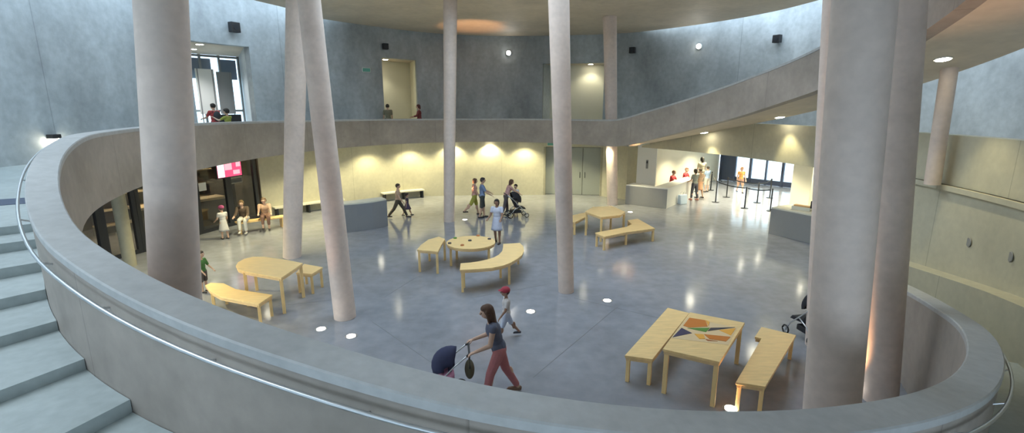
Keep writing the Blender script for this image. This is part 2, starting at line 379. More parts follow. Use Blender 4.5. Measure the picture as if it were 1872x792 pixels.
# hall joints in the floor
bm = bmesh.new()
for (a, b) in (((680, 588), (820, 685)), ((505, 560), (640, 545)), ((1050, 545), (1240, 590)), ((860, 545), (1000, 520)), ((820, 470), (700, 545)), ((975, 690), (1130, 560)), ((560, 420), (760, 440))):
    p, q = at(*a), at(*b); d = (q - p); box(bm, ((p + q) / 2) + Vector((0, 0, .0005)), (d.length, .012, .003), math.atan2(d.y, d.x))
struct(obj('trim_2', bm, 'joint'))

# ------------------------------------------------------------------ entrance hall on the right
struct(obj('wall_entrance_left', polywall([(7.0, 25.0), (9.6, 28.0), (13.3, 31.6)], 0, 2.92, .2), 'cream_wall'))
struct(obj('ceiling_entrance', prism(bmesh.new(), [(6, 24.6), (14, 32.4), (19.5, 27), (17, 20), (12.2, 14), (11, 18), (9.6, 21), (7.8, 23.6)], 2.96, 3.2) or bm, 'white_paint')) if False else None
bm = bmesh.new(); prism(bm, [(7.0, 25.0), (13.4, 31.9), (18.6, 26.2), (14.5, 19), (12.0, 14), (11.4, 18.4), (9.9, 22.2)], 2.8, 2.94); struct(obj('ceiling_entrance', bm, 'white_paint'))
bm = bmesh.new(); prism(bm, [(11, 34), (13.5, 31.6), (17.9, 26.6), (17.5, 18), (40, 18), (40, 46), (11, 46)], -.02, .012); struct(obj('floor_outside', bm, 'outside_paving'))
ea, eb = Vector((13.4, 31.5)), Vector((17.6, 26.4)); ed = (eb - ea).normalized(); EL = (eb - ea).length
win = bpy.data.objects.new('door_2', None); COL.objects.link(win); win.location = (*ea, 0); win.rotation_euler = (0, 0, math.atan2(ed.y, ed.x)); struct(win)
bays = 7
for i in range(bays + 1):
    obj('door_post', box(bmesh.new(), (EL * i / bays, 0, 1.4), (.13 if i % 2 == 0 else .08, .14, 2.8)), 'navy_panel', win)
for i in range(bays):
    w = EL / bays; cx = w * (i + .5)
    if i in (0,):
        obj('door_panel', box(bmesh.new(), (cx, 0, 1.4), (w - .13, .08, 2.78)), 'navy_panel', win)
    else:
        bm = bmesh.new(); box(bm, (cx, 0, .16), (w - .1, .07, .3)); box(bm, (cx, 0, 2.72), (w - .1, .07, .14)); obj('door_rail', bm, 'navy_panel', win)
        obj('pane', box(bmesh.new(), (cx, .0, 1.48), (w - .1, .012, 2.36)), 'glass', win)
struct(obj('wall_entrance_right', polywall([(17.6, 26.4), (15.0, 19.5), (12.6, 14.2)], 0, 2.92, -.2), 'cream_wall'))
# white panel beside the reception
tag(obj('notice_pillar', box(bmesh.new(), (6.62, 24.15, 1.4), (.92, .2, 2.8), -.35), 'white_paint', bevel=.01), 'white upright wall panel behind the reception counter, beside the service doors', 'panel')
nb = empty('intercom', (6.60, 24.03, 1.75), 'small dark intercom box on the white upright panel', 'intercom', rz=-.35)
obj('casing', box(bmesh.new(), (0, 0, .1), (.10, .04, .42)), 'grey_panel', nb, bevel=.008); obj('speaker_grille', box(bmesh.new(), (0, -.022, .2), (.06, .006, .1)), 'black_plastic', nb)
pp = at(1458, 388)
pil = tag(obj('entrance_pillar', box(bmesh.new(), (pp.x + .5, pp.y + .5, 1.4), (.85, .85, 2.8), .6), 'cream_wall', bevel=.03), 'square cream pillar behind the right-hand counter near the glass entrance', 'pillar')

# ------------------------------------------------------------------ columns
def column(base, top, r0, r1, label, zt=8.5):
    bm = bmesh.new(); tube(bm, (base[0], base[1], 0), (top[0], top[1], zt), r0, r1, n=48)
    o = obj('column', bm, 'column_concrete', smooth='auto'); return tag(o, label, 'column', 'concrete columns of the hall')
def colpx(bx, by, wb, tx, ty, wt, label, hidden_z=None):
    b = at(bx, by); depth0 = b.y * math.cos(PITCH) + EYE * math.sin(PITCH)
    ob = 1 / math.hypot(1, (bx - 936) / FPX); r0 = wb * depth0 / FPX / 2 * ob
    q = aty(tx, ty, b.y); dz_ = q.z; dep1 = b.y * math.cos(PITCH) - (q.z - EYE) * math.sin(PITCH); r1 = wt * dep1 / FPX / 2 / math.hypot(1, (tx - 936) / FPX)
    k = 8.5 / dz_
    return column((b.x, b.y), (b.x + (q.x - b.x) * k, b.y), r0, r0 + (r1 - r0) * k, label)
colpx(340, 880, 92, 294.5, 0, 105, 'thick pale concrete column on the far left, cut off below by the near parapet')
colpx(534, 470, 34, 543, 16, 42, 'slim concrete column behind the half-round table, just left of the strongly leaning column')
colpx(631, 580, 41, 565, 0, 44, 'strongly leaning concrete column beside two floor lights, left of centre')
colpx(821, 405, 19, 823, 41, 25, 'far thin concrete column standing behind the round table')
colpx(1035, 533, 28, 1021.5, 0, 39, 'thin upright concrete column in the middle of the hall')
colpx(1119.5, 374, 19, 1115, 43, 25, 'far thin concrete column behind the hexagonal table, near the service doors')
colpx(1500, 985, 100, 1580, 0, 126, 'thickest concrete column at the right front, cut off below by the near parapet')
colpx(1608, 732, 69, 1657, 0, 82, 'second thick column, right of and behind the thickest front column')
colpx(1493, 632, 44, 1530, 0, 54, 'concrete column mostly hidden behind the left edge of the thickest front column')
b = at(238.5, 486)
bm = bmesh.new(); tube(bm, (b.x, b.y, 0), (b.x - .02, b.y, 2.95), .165, .18, n=32)
tag(obj('column', bm, 'ground_concrete', smooth='auto'), 'short thin column lit yellow in front of the dark shop windows at the left', 'column')
rb, rt = ring(-22.5, 2.22), ring(-22.0, 1.75)
a = aty(1703, 343, ring(-21, 1.75).y); c2 = aty(1735, 126, ring(-21, 1.75).y)
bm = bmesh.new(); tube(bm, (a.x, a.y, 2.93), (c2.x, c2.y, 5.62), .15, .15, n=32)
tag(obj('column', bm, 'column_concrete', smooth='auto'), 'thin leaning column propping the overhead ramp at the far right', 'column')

# ------------------------------------------------------------------ lamps
def spot(p, e, col, size=110, blend=.6, rot=(0, 0, 0), r=.06, name='spot'):
    l = bpy.data.lights.new(name, 'SPOT'); l.energy = e; l.color = col; l.spot_size = R(size); l.spot_blend = blend; l.shadow_soft_size = r
    o = bpy.data.objects.new(name, l); COL.objects.link(o); o.location = p; o.rotation_euler = rot; return o
def downlight(p, label, group, e=40, col=(1, .93, .62), m='lamp_warm', r=.09, size=130, slope=None):
    t = empty('downlight', p, label, 'ceiling light', group)
    bm = bmesh.new(); tube(bm, (0, 0, -.012), (0, 0, .02), r * 1.25, r * 1.25, n=24); obj('trim_ring', bm, 'white_paint', t)
    bm = bmesh.new(); tube(bm, (0, 0, -.02), (0, 0, -.0125), r, r, n=24); obj('lens', bm, m, t)
    if slope: t.rotation_euler = slope
    s = spot((0, 0, -.05), e, col, size, name='bulb'); s.parent = t
    return t
YEL = (1, .90, .52)
GAL = 'recessed lights under the gallery'
for i, t in enumerate((44, 56, 70, 82, 95, 108, 121, 134, 146, 158, 170, 182, 196, 208)):
    p = ring(t, .55); 
    downlight((p.x, p.y, 2.88), 'small recessed light in the underside of the gallery, hidden behind its fascia', GAL, e=260, col=YEL)
for i, t in enumerate((-12, 2)):
    pass
RMP = [((1200, 268), 1.0, 'farthest and faintest round downlight under the rising ramp, near the white panel'), ((1308, 243), 1.0, 'middle round downlight under the rising ramp, above the queue'), ((1427, 214), 1.0, 'round downlight under the rising ramp, beside the thickest front column'), ((1737, 107), 1.0, 'large bright oval downlight under the ramp at the far right, above the leaning thin column')]
def under_ramp(px, py):
    best = None
    for k in range(0, 400):
        t = -322 - k * .25; z = zbot(t)
        q = at(px, py, z) if abs(z - EYE) > .02 else None
        if q is None or q.y < 2: continue
        for off in (.5, .8, 1.1, 1.4, 1.7):
            p = ring(t, off); d = (p - q.xy).length
            if best is None or d < best[0]: best = (d, t, off, z, p)
    return best
for (px, lab) in [(r_[0], r_[2]) for r_ in RMP]:
    _, t, off, z, p = under_ramp(*px)
    tg = (ring(t - 2, off) - ring(t + 2, off)); sl = math.atan2(zbot(t - 2) - zbot(t + 2), tg.length); ax = Vector((tg.x, tg.y, 0)).normalized()
    q = Matrix.Rotation(-sl, 3, Vector((-ax.y, ax.x, 0)))
    downlight((p.x, p.y, z - .004), lab, 'downlights under the ramp', e=190, col=YEL, size=72, r=.13 if px[0] < 1700 else .12, slope=q.to_euler())
HAL = 'ceiling lights of the entrance hall'
for (x, y) in ((9.6, 25.4), (11.5, 27.6), (12.2, 23.4), (14.2, 25.6), (11.9, 19.2), (13.8, 21.5), (10.9, 22.4)):
    downlight((x, y, 2.795), 'round recessed light in the entrance hall ceiling, hidden behind the header', HAL, e=620, col=(1, .93, .66))
# floor lights, pointing up
def floorlight(px, py, label, e=30, aim=None, cone=50):
    p = at(px, py, 0); t = empty('floor_light', p, label, 'floor light')
    bm = bmesh.new(); tube(bm, (0, 0, 0), (0, 0, .006), .125, .125, n=24); obj('bezel', bm, 'steel', t)
    bm = bmesh.new(); tube(bm, (0, 0, .0065), (0, 0, .012), .09, .09, n=24); obj('lens', bm, 'lamp_floor', t)
    s = spot((0, 0, .05), e, (1, .52, .24), cone, .9, (PI, 0, 0), r=.06, name='bulb'); s.parent = t
    if aim: s.rotation_euler = (Vector(aim) - p).to_track_quat('-Z', 'Y').to_euler()
floorlight(587, 602, 'left of the two round floor lights in front of the leaning column', 90)
floorlight(642, 615, 'right of the two round floor lights in front of the leaning column', 90)
floorlight(970, 570, 'round floor light beside the walking child in the red cap', 90)
floorlight(1110, 550, 'round floor light right of the middle column foot', 90)
floorlight(1336, 748, 'round floor light at the foot of the notched bench', 90)
floorlight(850, 402, 'small far floor light beside the far thin column', 3200, at(868, 48, 8.5), 24)
floorlight(1152, 388, 'far floor light beside the hexagonal table and rear thin column', 3400, at(1146, 32, 8.5), 24)
floorlight(1540, 715, 'floor light between the two thickest columns, hidden from the stair', 500, None, 60)
# small wall lamps and devices on the upper wall
def on_upper(px, py, back=.04):
    t = th_at(px, lambda q: offu(q) - back); p = ring(t, offu(t) - back); d = ray(px, py); k = p.y / d.y
    n = (ring(t, 0) - ring(t, 1)).normalized()
    return Vector((p.x, p.y, EYE + d.z * k)), math.atan2(n.y, n.x) + PI / 2
for px, py, lab in ((930, 97, 'small bright round lamp on the upper wall between the far column and the middle column'), (1273, 85, 'small bright round lamp high on the bluish upper wall at the right')):
    p, rz = on_upper(px, py); t = empty('wall_lamp', p, lab, 'wall lamp', rz=rz)
    bm = bmesh.new(); tube(bm, (0, .04, 0), (0, -.06, 0), .15, .13, n=20); obj('housing', bm, 'white_paint', t)
    bm = bmesh.new(); ell(bm, (0, -.07, 0), (.12, .05, .12)); obj('lens', bm, 'lamp_white', t, smooth=True)
    s = spot((0, -.2, 0), 60, (1, .97, .9), 150, .8, (R(-60), 0, 0), name='bulb'); s.parent = t
for px, py, s, lab in ((440, 50, .30, 'dark loudspeaker high on the wall above the studio opening'), (708, 85, .22, 'dark loudspeaker above the narrow yellow passage'), (1153, 92, .24, 'black loudspeaker on the wall right of the rear thin column'), (1412, 71, .26, 'grey loudspeaker at the far right of the bright upper wall')):
    p, rz = on_upper(px, py, .2); t = empty('loudspeaker', p, lab, 'loudspeaker', rz=rz)
    obj('cabinet', box(bmesh.new(), (0, 0, 0), (s * 1.25, .24, s * 1.3)), 'black_plastic', t, bevel=.015)
    bm = bmesh.new(); tube(bm, (0, -.122, 0), (0, -.13, 0), s * .38, s * .38, n=20); obj('cone', bm, 'dark_metal', t)
def exit_sign(p, rz, lab, w=.34):
    t = empty('exit_sign', p, lab, 'exit sign', rz=rz)
    obj('housing', box(bmesh.new(), (0, 0, 0), (w, .05, w * .5)), 'white_paint', t, bevel=.006)
    obj('lit_face', box(bmesh.new(), (0, -.028, 0), (w * .9, .008, w * .4)), 'exit_green', t)
p, rz = on_upper(671, 128, .05); exit_sign(p, rz, 'faint green exit sign left of the narrow yellow passage', .42)
exit_sign((dl.x + .35, dl.y - .08, 2.7), dz, 'green exit sign over the left edge of the service doors', .36)
# door-head lights of the openings
for (rec, px, py, lab) in ((rec_lf, 381, 78, 'bright recessed light at the head of the studio opening'), (rec_mid, 712, 113, 'bright recessed light at the head of the narrow yellow passage'), (rec_rt, 1082, 121, 'bright recessed light at the head of the lobby opening behind the rear column')):
    a, b, a2, b2, n, zt = rec
    f = {381: .62, 712: .72, 1082: .25}[px]
    p = a.lerp(b, f) + n * .45
    downlight((p.x, p.y, zt - .01), lab, 'door head lights', e=75, col=(1, .96, .72), r=.13, size=120)
# low lamp on the landing wall
def plan_hit(px, off_f, lo, hi):
    d = ray(px, 258); s = d.x / d.y
    for _ in range(60):
        m = (lo + hi) / 2; p = ring(m, off_f(m))
        if p.x / p.y > s: lo = m
        else: hi = m
    return lo
tq = plan_hit(100, lambda q: offu(q) - .08, 120, 185); pq = ring(tq, offu(tq) - .08); dq = ray(100, 258); zq = EYE + dq.z * pq.y / dq.y
nq = (ring(tq, 0) - ring(tq, 1)).normalized()
t = empty('wall_lamp', (pq.x, pq.y, zq), 'low wall lamp with dark hood and bright face on the landing wall at the left', 'wall lamp', rz=math.atan2(nq.y, nq.x) + PI / 2)
obj('hood', box(bmesh.new(), (0, 0, .13), (.28, .2, .12)), 'black_plastic', t, bevel=.01)
obj('lens', box(bmesh.new(), (0, 0, -.02), (.22, .14, .17)), 'lamp_warm', t, bevel=.01)

# ------------------------------------------------------------------ wooden furniture
def cen(P): 
    c = Vector((0, 0))
    for p in P: c += Vector((p[0], p[1]))
    return c / len(P)
def furniture(name, outline, h, legs, label, cat, group, th=.045, lw=.062, apron=True):
    P = [Vector((p[0], p[1])) for p in outline]; c = cen(P)
    area = sum(a.x * b.y - b.x * a.y for a, b in zip(P, P[1:] + P[:1]))
    if area < 0: P = P[::-1]
    e = empty(name, (c.x, c.y, 0), label, cat, group)
    rel(obj('tabletop' if cat == 'table' else 'seat', prism(bmesh.new(), P, h - th, h), 'wood', bevel=.006), e)
    if apron:
        n = len(P); inn = []
        for i in range(n):
            d1 = (P[i] - P[i - 1]).normalized(); d2 = (P[(i + 1) % n] - P[i]).normalized(); n1 = Vector((-d1.y, d1.x)); n2 = Vector((-d2.y, d2.x))
            b = (n1 + n2); b = b.normalized() / max(.5, b.normalized().dot(n1)); inn.append((P[i] + b * .014, P[i] + b * .036))
        bm = bmesh.new(); z0, z1 = h - th - .05, h - th
        V = [[bm.verts.new((*a, z0)), bm.verts.new((*a, z1)), bm.verts.new((*b, z1)), bm.verts.new((*b, z0))] for a, b in inn]
        for i in range(n):
            A, B = V[i], V[(i + 1) % n]
            for k in range(4): bm.faces.new((A[k], A[(k + 1) % 4], B[(k + 1) % 4], B[k]))
        rel(obj('apron', bm, 'wood_edge'), e)
    for q in legs:
        q = Vector((q[0], q[1])); d = (c - q)
        bm = box(bmesh.new(), (q.x, q.y, (h - th) / 2), (lw, lw, h - th - .001), legs_rot.get(name, 0) if False else furniture.rz)
        rel(obj('leg', bm, 'wood', bevel=.004), e)
    return e
furniture.rz = 0
def inset(P, idx, d=.06):
    c = cen(P); out = []
    n = len(P)
    for i in idx:
        p = Vector(P[i]); a = (Vector(P[i - 1]) - p).normalized(); b = (Vector(P[(i + 1) % n]) - p).normalized()
        out.append(p + (a + b) * d)
    return out
def pz(pts, h): return [at(x, y, h).xy for x, y in pts]
GW = 'pale wooden play tables and benches'
# right front set
T4 = pz([(1211.5, 638), (1316, 662), (1361.5, 590), (1261.5, 571)], .80)
furniture.rz = math.atan2((T4[1] - T4[0]).y, (T4[1] - T4[0]).x)
t4 = furniture('play_table', T4, .80, inset(T4, range(4), .055), 'square pale wooden table with a coloured triangle puzzle on top', 'table', GW, lw=.07)
B = pz([(1142, 650), (1193, 657), (1258, 575), (1220.6, 562.7)], .50)
v = (B[2] - B[1]); B[2] = B[1] + v * 1.04
furniture('bench', B, .50, inset(B, range(4), .05), 'straight pale wooden bench pressed against the left side of the puzzle table', 'bench', GW)
B = pz([(1345, 699), (1399.4, 707), (1455.5, 612.7), (1392, 597.6), (1379.7, 615.8), (1392, 618.8)], .48)
furniture('bench', B, .48, inset(B, (0, 1, 2, 3), .05), 'pale wooden bench with a notched far corner, right of the puzzle table', 'bench', GW)
# puzzle on the square table
pz0 = empty('puzzle', (*cen(pz([(1229.7, 615.8), (1260, 581), (1348, 599), (1328, 626.4)], .80)), .80), 'flat puzzle of orange, green and purple triangles lying on the square table', 'puzzle')
def puz(pts, m, k):
    rel(obj('puzzle_piece', prism(bmesh.new(), pz(pts, .806), .8005, .8085 + k * .0002), m), pz0)
mat('puzzle_orange', (.62, .20, .03), .4); mat('puzzle_amber', (.85, .42, .06), .4); mat('puzzle_green', (.10, .26, .04), .4); mat('puzzle_purple', (.055, .045, .10), .4); mat('puzzle_dark', (.05, .045, .06), .4); mat('puzzle_brown', (.42, .14, .05), .4); mat('puzzle_wood', (.78, .58, .33), .45)
def q3(x, y): return (1215 + x * .1515, 560 + y * .1515)
rel(obj('puzzle_tray', prism(bmesh.new(), pz([q3(75, 385), q3(275, 140), q3(875, 262), q3(770, 470)], .80), .8, .8035), 'puzzle_wood'), pz0)
puz([q3(225, 235), q3(300, 140), q3(490, 170), q3(520, 245), q3(300, 258)], 'puzzle_orange', 0)
puz([q3(495, 170), q3(545, 190), q3(528, 240)], 'puzzle_amber', 1)
puz([q3(95, 375), q3(205, 262), q3(330, 325)], 'puzzle_purple', 2)
puz([q3(275, 265), q3(545, 262), q3(500, 312)], 'puzzle_green', 3)
puz([q3(555, 262), q3(850, 256), q3(520, 300)], 'puzzle_dark', 4)
puz([q3(660, 290), q3(858, 268), q3(800, 352)], 'puzzle_amber', 5)
puz([q3(360, 335), q3(470, 340), q3(490, 395), q3(420, 395)], 'puzzle_amber', 6)
puz([q3(478, 340), q3(795, 372), q3(740, 425), q3(540, 395)], 'puzzle_orange', 7)
puz([q3(495, 398), q3(640, 424), q3(520, 418)], 'puzzle_brown', 8)
# left set: half-round table and two benches
T1 = pz([(514, 508), (553.6, 481), (520, 474.5), (481.4, 469.4), (462, 469.6), (446, 473.5), (435, 479.5), (431, 486), (434, 491.5), (445, 495.5), (472, 500.5)], .88)
furniture.rz = .5
furniture('play_table', T1, .88, [Vector(inset(T1, (0,), .05)[0]), Vector(inset(T1, (1,), .05)[0]), T1[9] * .94 + cen(T1) * .06, T1[4] * .9 + cen(T1) * .1], 'pale wooden table with one rounded end, left of the leaning column', 'table', GW, lw=.07)
B = pz([(541, 499), (570, 501), (590, 488.5), (556, 482.5)], .54)
furniture('bench', B, .54, inset(B, range(4), .045), 'short pale wooden stool bench at the square end of the round-ended table', 'bench', GW)
B = pz([(374.8, 521.8), (384, 532.6), (402.7, 542.5), (473, 556), (498, 539), (430.6, 528.5), (409, 518), (385, 517)], .5)
furniture('bench', B, .5, [Vector(inset(B, (3,), .045)[0]), Vector(inset(B, (4,), .045)[0]), B[1] * .9 + cen(B) * .1, B[6] * .85 + cen(B) * .15], 'pale wooden bench with a bent end, in front of the round-ended table', 'bench', GW)
# round table and two benches
c2 = (at(816, 444, .67) + at(905, 440, .67)) / 2; rr = (at(905, 440, .67) - at(816, 444, .67)).length / 2
cc = at(861, 442.5, .67)
T2 = [cc.xy + Vector((math.cos(2 * PI * k / 40), math.sin(2 * PI * k / 40))) * rr for k in range(40)]
furniture.rz = .3
LG = [cc.xy + Vector((math.cos(R(a)), math.sin(R(a)))) * (rr - .1) for a in (-158, -30, 35, 140)]
t2 = furniture('play_table', T2, .67, LG, 'round pale wooden table with small dark playing pieces on it', 'table', GW)
cols = ['puzzle_dark', 'puzzle_green', 'puzzle_dark', 'puzzle_brown', 'puzzle_dark', 'puzzle_brown']
for (x, y), m, lab in zip(((822, 445.5), (832, 436), (859, 440.5), (845, 449), (894.6, 437.5), (874, 431.5)), cols, ('dark round playing piece at the left rim of the round table', 'green round playing piece near the back left of the round table', 'dark round playing piece at the middle of the round table', 'brown round playing piece near the front of the round table', 'dark round playing piece at the right rim of the round table', 'brown round playing piece at the back of the round table')):
    p = at(x, y, .67); bm = bmesh.new(); tube(bm, (p.x, p.y, .67), (p.x, p.y, .70), .055, .05, n=20); tag(obj('playing_piece', bm, m), lab, 'game piece', 'pieces on the round table')
B = pz([(762.5, 456.5), (801, 459.6), (807, 447), (813.5, 437), (802, 432.6), (783, 438), (769, 448)], .67)
furniture('bench', B, .67, [Vector(inset(B, (0,), .045)[0]), Vector(inset(B, (1,), .045)[0]), Vector(inset(B, (3,), .03)[0]), B[5] * .9 + cen(B) * .1], 'short wedge-shaped pale wooden bench left of the round table', 'bench', GW)
inn = [(842, 481.5), (860, 480), (877, 477.5), (892, 474), (903, 470.5), (912, 465.5), (918, 459), (919.5, 452.5), (920, 446)]
out = [(950.4, 444.2), (956.5, 450), (958, 458), (954.5, 466), (946, 473), (934, 480), (920, 485.5), (900, 489.5), (870, 492), (840.5, 493.5)]
B = pz(inn + out, .64)
BL = [B[-1] * .94 + B[0] * .06, B[0] * .85 + B[-1] * .15]
furniture.rz = .1
furniture('bench', B, .64, [B[-1].lerp(B[1], .22), B[0].lerp(B[-2], .2), B[14].lerp(B[5], .14), B[5].lerp(B[14], .14), B[9].lerp(B[8], .15).lerp(B[10], .15), B[8].lerp(B[9], .12).lerp(B[7], .2)], 'long curved pale wooden bench wrapping the front of the round table', 'bench', GW)
# rear set
T3 = pz([(1070, 386.5), (1099, 397), (1135, 393), (1143, 387), (1119, 376.8), (1084, 378.3)], .9)
furniture.rz = .25
furniture('play_table', T3, .9, inset(T3, (0, 1, 3, 4), .05), 'hexagonal pale wooden table right of the middle column', 'table', GW)
B = pz([(1040, 405), (1052, 406), (1074, 395), (1070, 388.5), (1049, 393), (1037, 398)], .5)
furniture('bench', B, .5, inset(B, (0, 1, 2, 4), .05), 'pale wooden bench left of the hexagonal table, partly behind the middle column', 'bench', GW)
B = pz([(1088, 425.5), (1104.5, 433), (1145, 424.5), (1197.5, 417.5), (1166, 400), (1147, 402.6), (1155, 410), (1145, 414.7)], .48)
furniture('bench', B, .48, [Vector(q) for q in inset(B, (0, 1, 3, 5), .05)] + [B[2].lerp(B[7], .15)], 'boomerang-shaped pale wooden bench right of the hexagonal table', 'bench', GW)

# ------------------------------------------------------------------ counters
def counter(name, outline, h, front, label, face='grey_counter', body='white_paint'):
    P = [Vector((p[0], p[1])) for p in outline]; c = cen(P)
    e = empty(name, (c.x, c.y, 0), label, 'counter')
    rel(obj('body', prism(bmesh.new(), [p.lerp(c, .01) for p in P], 0, h - .05), body), e)
    rel(obj('worktop', prism(bmesh.new(), P, h - .05, h), body, bevel=.005), e)
    f = [P[i] for i in front]
    bm = bmesh.new()
    rel(obj('front_panel', polywall(f, .004, h - .052, front_t * (.018)), face), e)
    return e
front_t = -1
o1 = at(637, 425), at(672, 421), at(708, 413)
P = [at(612, 427).xy, at(637, 425).xy, at(656, 423).xy, at(683, 419.2).xy, at(709, 413.5).xy]
n = (P[4] - P[0]).normalized(); n = Vector((-n.y, n.x))
counter('reception_counter', P + [P[4] + n * .55, P[2] + n * .6, P[0] + n * .55], 1.09, range(5), 'curved grey counter with a pale top, beside the leaning column at the left', body='cream_wall')
A = at(1143, 373).xy; Bq = at(1218, 382).xy; Cq = Bq + Vector((2.5, 3.4))
counter('reception_counter', [A, Bq, Cq, Cq + Vector((-.45, .33)), Bq + Vector((-.4, .6)) , A + Vector((.5, .62))], .95, (0, 1), 'white reception desk with a grey end panel below the white upright panel', face='grey_panel')
A = at(1405, 427).xy; Bq = at(1500, 450).xy
counter('reception_counter', [A, Bq, Bq + Vector((1.0, .6)), A + Vector((1.0, .6))], 1.0, (0, 1), 'grey counter at the right by the entrance, partly hidden by the thickest front column', face='grey_panel', body='cream_wall')
p = A.lerp(Bq, .45) + Vector((.45, .3))
t = empty('leaflet_box', (*p, 1.0), 'orange and cream leaflet box on the right-hand entrance counter', 'box', rz=-.9)
obj('tray', box(bmesh.new(), (0, 0, .06), (.6, .3, .12)), 'cream_wall', t, bevel=.005); mat('leaflet', (.75, .42, .15), .6)
obj('leaflets', box(bmesh.new(), (0, 0, .14), (.52, .22, .04)), 'leaflet', t)
p = A.lerp(Bq, .72) + Vector((.4, .25))
t = empty('monitor', (*p, 1.0), 'small dark monitor on the right-hand entrance counter', 'monitor', rz=-.9)
obj('screen', box(bmesh.new(), (0, 0, .25), (.4, .04, .26)), 'black_plastic', t, bevel=.008); obj('foot', box(bmesh.new(), (0, 0, .01), (.2, .14, .02)), 'black_plastic', t); obj('neck', box(bmesh.new(), (0, .01, .07), (.04, .03, .12)), 'black_plastic', t)

# long bench along the back wall
for pts, lab, ex in (([(-10.0, 20.35), (-8.95, 21.35), (-7.75, 22.45)], 'low pale wall bench left of the leaning column, at the foot of the yellow wall', 0), ([(-6.3, 23.85), (-5.4, 24.55), (-4.5, 25.05)], 'low pale wall bench with dark legs behind the walking pair', 0)):
    P = [Vector(q) for q in pts]; e = empty('wall_bench', (*P[1], 0), lab, 'bench')
    rel(obj('seat', polywall(P, .37, .43, .42), 'cream_wall'), e)
    d = (P[2] - P[0]).normalized(); nn = Vector((-d.y, d.x))
    for f in (.04, .5, .96):
        q = (P[0].lerp(P[1], f * 2) if f <= .5 else P[1].lerp(P[2], f * 2 - 1)) + nn * .2
        rel(obj('leg', box(bmesh.new(), (q.x, q.y, .185), (.06, .34, .368), math.atan2(d.y, d.x)), 'dark_metal'), e)
# ------------------------------------------------------------------ shop fittings behind the glass
def wallpoint(px, z, k):    # a point k metres behind the shopfront line, seen at px
    d = ray(px, 380); s = d.x / d.y; a, b = Vector((-11.5, 17.6)), Vector((-10.6, 20.2)); m = b - a
    tt = (s * a.y - a.x) / (m.x - s * m.y); q = a + m * tt; n = Vector((-m.y, m.x)).normalized(); return q + n * k
fs = math.atan2(2.6, .9)
q = wallpoint(421, 0, -.16)
tv = empty('television', (q.x, q.y, 1.98), 'bright pink and white television screen hanging at the shopfront', 'television', rz=fs)
obj('casing', box(bmesh.new(), (0, .0, .28), (1.15, .09, .66)), 'black_plastic', tv, bevel=.01)
obj('screen', box(bmesh.new(), (0, -.048, .28), (1.07, .006, .58)), 'screen_red', tv)
for (x, z, a_, b_, m) in ((-.38, .28, .29, .56, 'screen_white'), (-.05, .38, .32, .26, 'screen_pink'), (.4, .44, .2, .2, 'screen_pink'), (.3, .14, .3, .16, 'screen_pink')):
    obj('screen_patch', box(bmesh.new(), (x, -.0525, z), (a_, .004, b_)), m, tv)
obj('bracket', box(bmesh.new(), (0, .03, .64), (.12, .06, .12)), 'dark_metal', tv)
q = wallpoint(380, 0, 1.4)
e = empty('shop_counter', (q.x, q.y, 0), 'long dark shop counter with a cream top behind the left window', 'counter', rz=fs - .25)
obj('body', box(bmesh.new(), (0, 0, .5), (3.0, .7, 1.0)), 'shop_dark', e); obj('worktop', box(bmesh.new(), (0, 0, 1.04), (3.1, .8, .08)), 'shop_cream', e)
q = wallpoint(380, 0, 2.6)
e = empty('shop_shelf', (q.x, q.y, 0), 'cream shelf unit with lit goods deep inside the shop', 'shelf', rz=fs - .2)
for z in (.4, .95, 1.5, 2.05): obj('shelf_board', box(bmesh.new(), (0, 0, z), (4.2, .4, .06)), 'shop_cream', e)
obj('back_board', box(bmesh.new(), (0, .2, 1.3), (4.2, .05, 2.5)), 'shop_dark', e); obj('light_strip', box(bmesh.new(), (0, -.15, 2.45), (4.0, .08, .05)), 'shelf_glow', e)
q = wallpoint(459, 0, .8)
e = empty('menu_board', (q.x, q.y, 1.5), 'bright lit menu board behind the right pane of the shopfront', 'sign', rz=fs)
obj('board', box(bmesh.new(), (0, 0, .55), (.9, .05, 1.1)), 'white_paint', e)
for (x, z, a_, b_, m) in ((0, .85, .8, .3, 'shelf_glow'), (-.1, .45, .5, .3, 'screen_red'), (.2, .42, .25, .25, 'shelf_glow'), (0, .12, .8, .16, 'navy_panel')): obj('picture_panel', box(bmesh.new(), (x, -.03, z), (a_, .01, b_)), m, e)
obj('stand', box(bmesh.new(), (0, .02, -.72), (.1, .05, 1.5)), 'dark_metal', e)
q = wallpoint(372, 0, -.03); e = tag(obj('notice_sheet', box(bmesh.new(), (0, 0, 0), (.3, .006, .3)), 'white_paint'), 'small pale notice sheet stuck to the left shop window', 'sign'); e.location = (q.x, q.y, 1.72); e.rotation_euler = (0, 0, fs)
e.location = (*wallpoint(375, 0, -.012), 1.72)
for (x, y) in ((-13.2, 20.6), (-14.0, 17.5), (-14.4, 14.2)): downlight((x, y, 2.9), 'recessed warm light in the shop ceiling', 'shop ceiling lights', e=190, col=(1, .8, .5))
bm = bmesh.new(); prism(bm, [(-10.62, 20.3), (-11.52, 17.6), (-12.95, 11.5), (-13.3, 9.0), (-17.4, 9.0), (-16.4, 20), (-13.4, 23.4)], 2.925, 2.99); struct(obj('ceiling_shop', bm, 'shop_dark'))
struct(obj('wall_shop_near', polywall([(-17.3, 9.2), (-13.3, 9.3)], 0, 2.92, .15), 'shop_dark'))

mat('dark_ceiling_violet', (.22, .22, .30), .7)
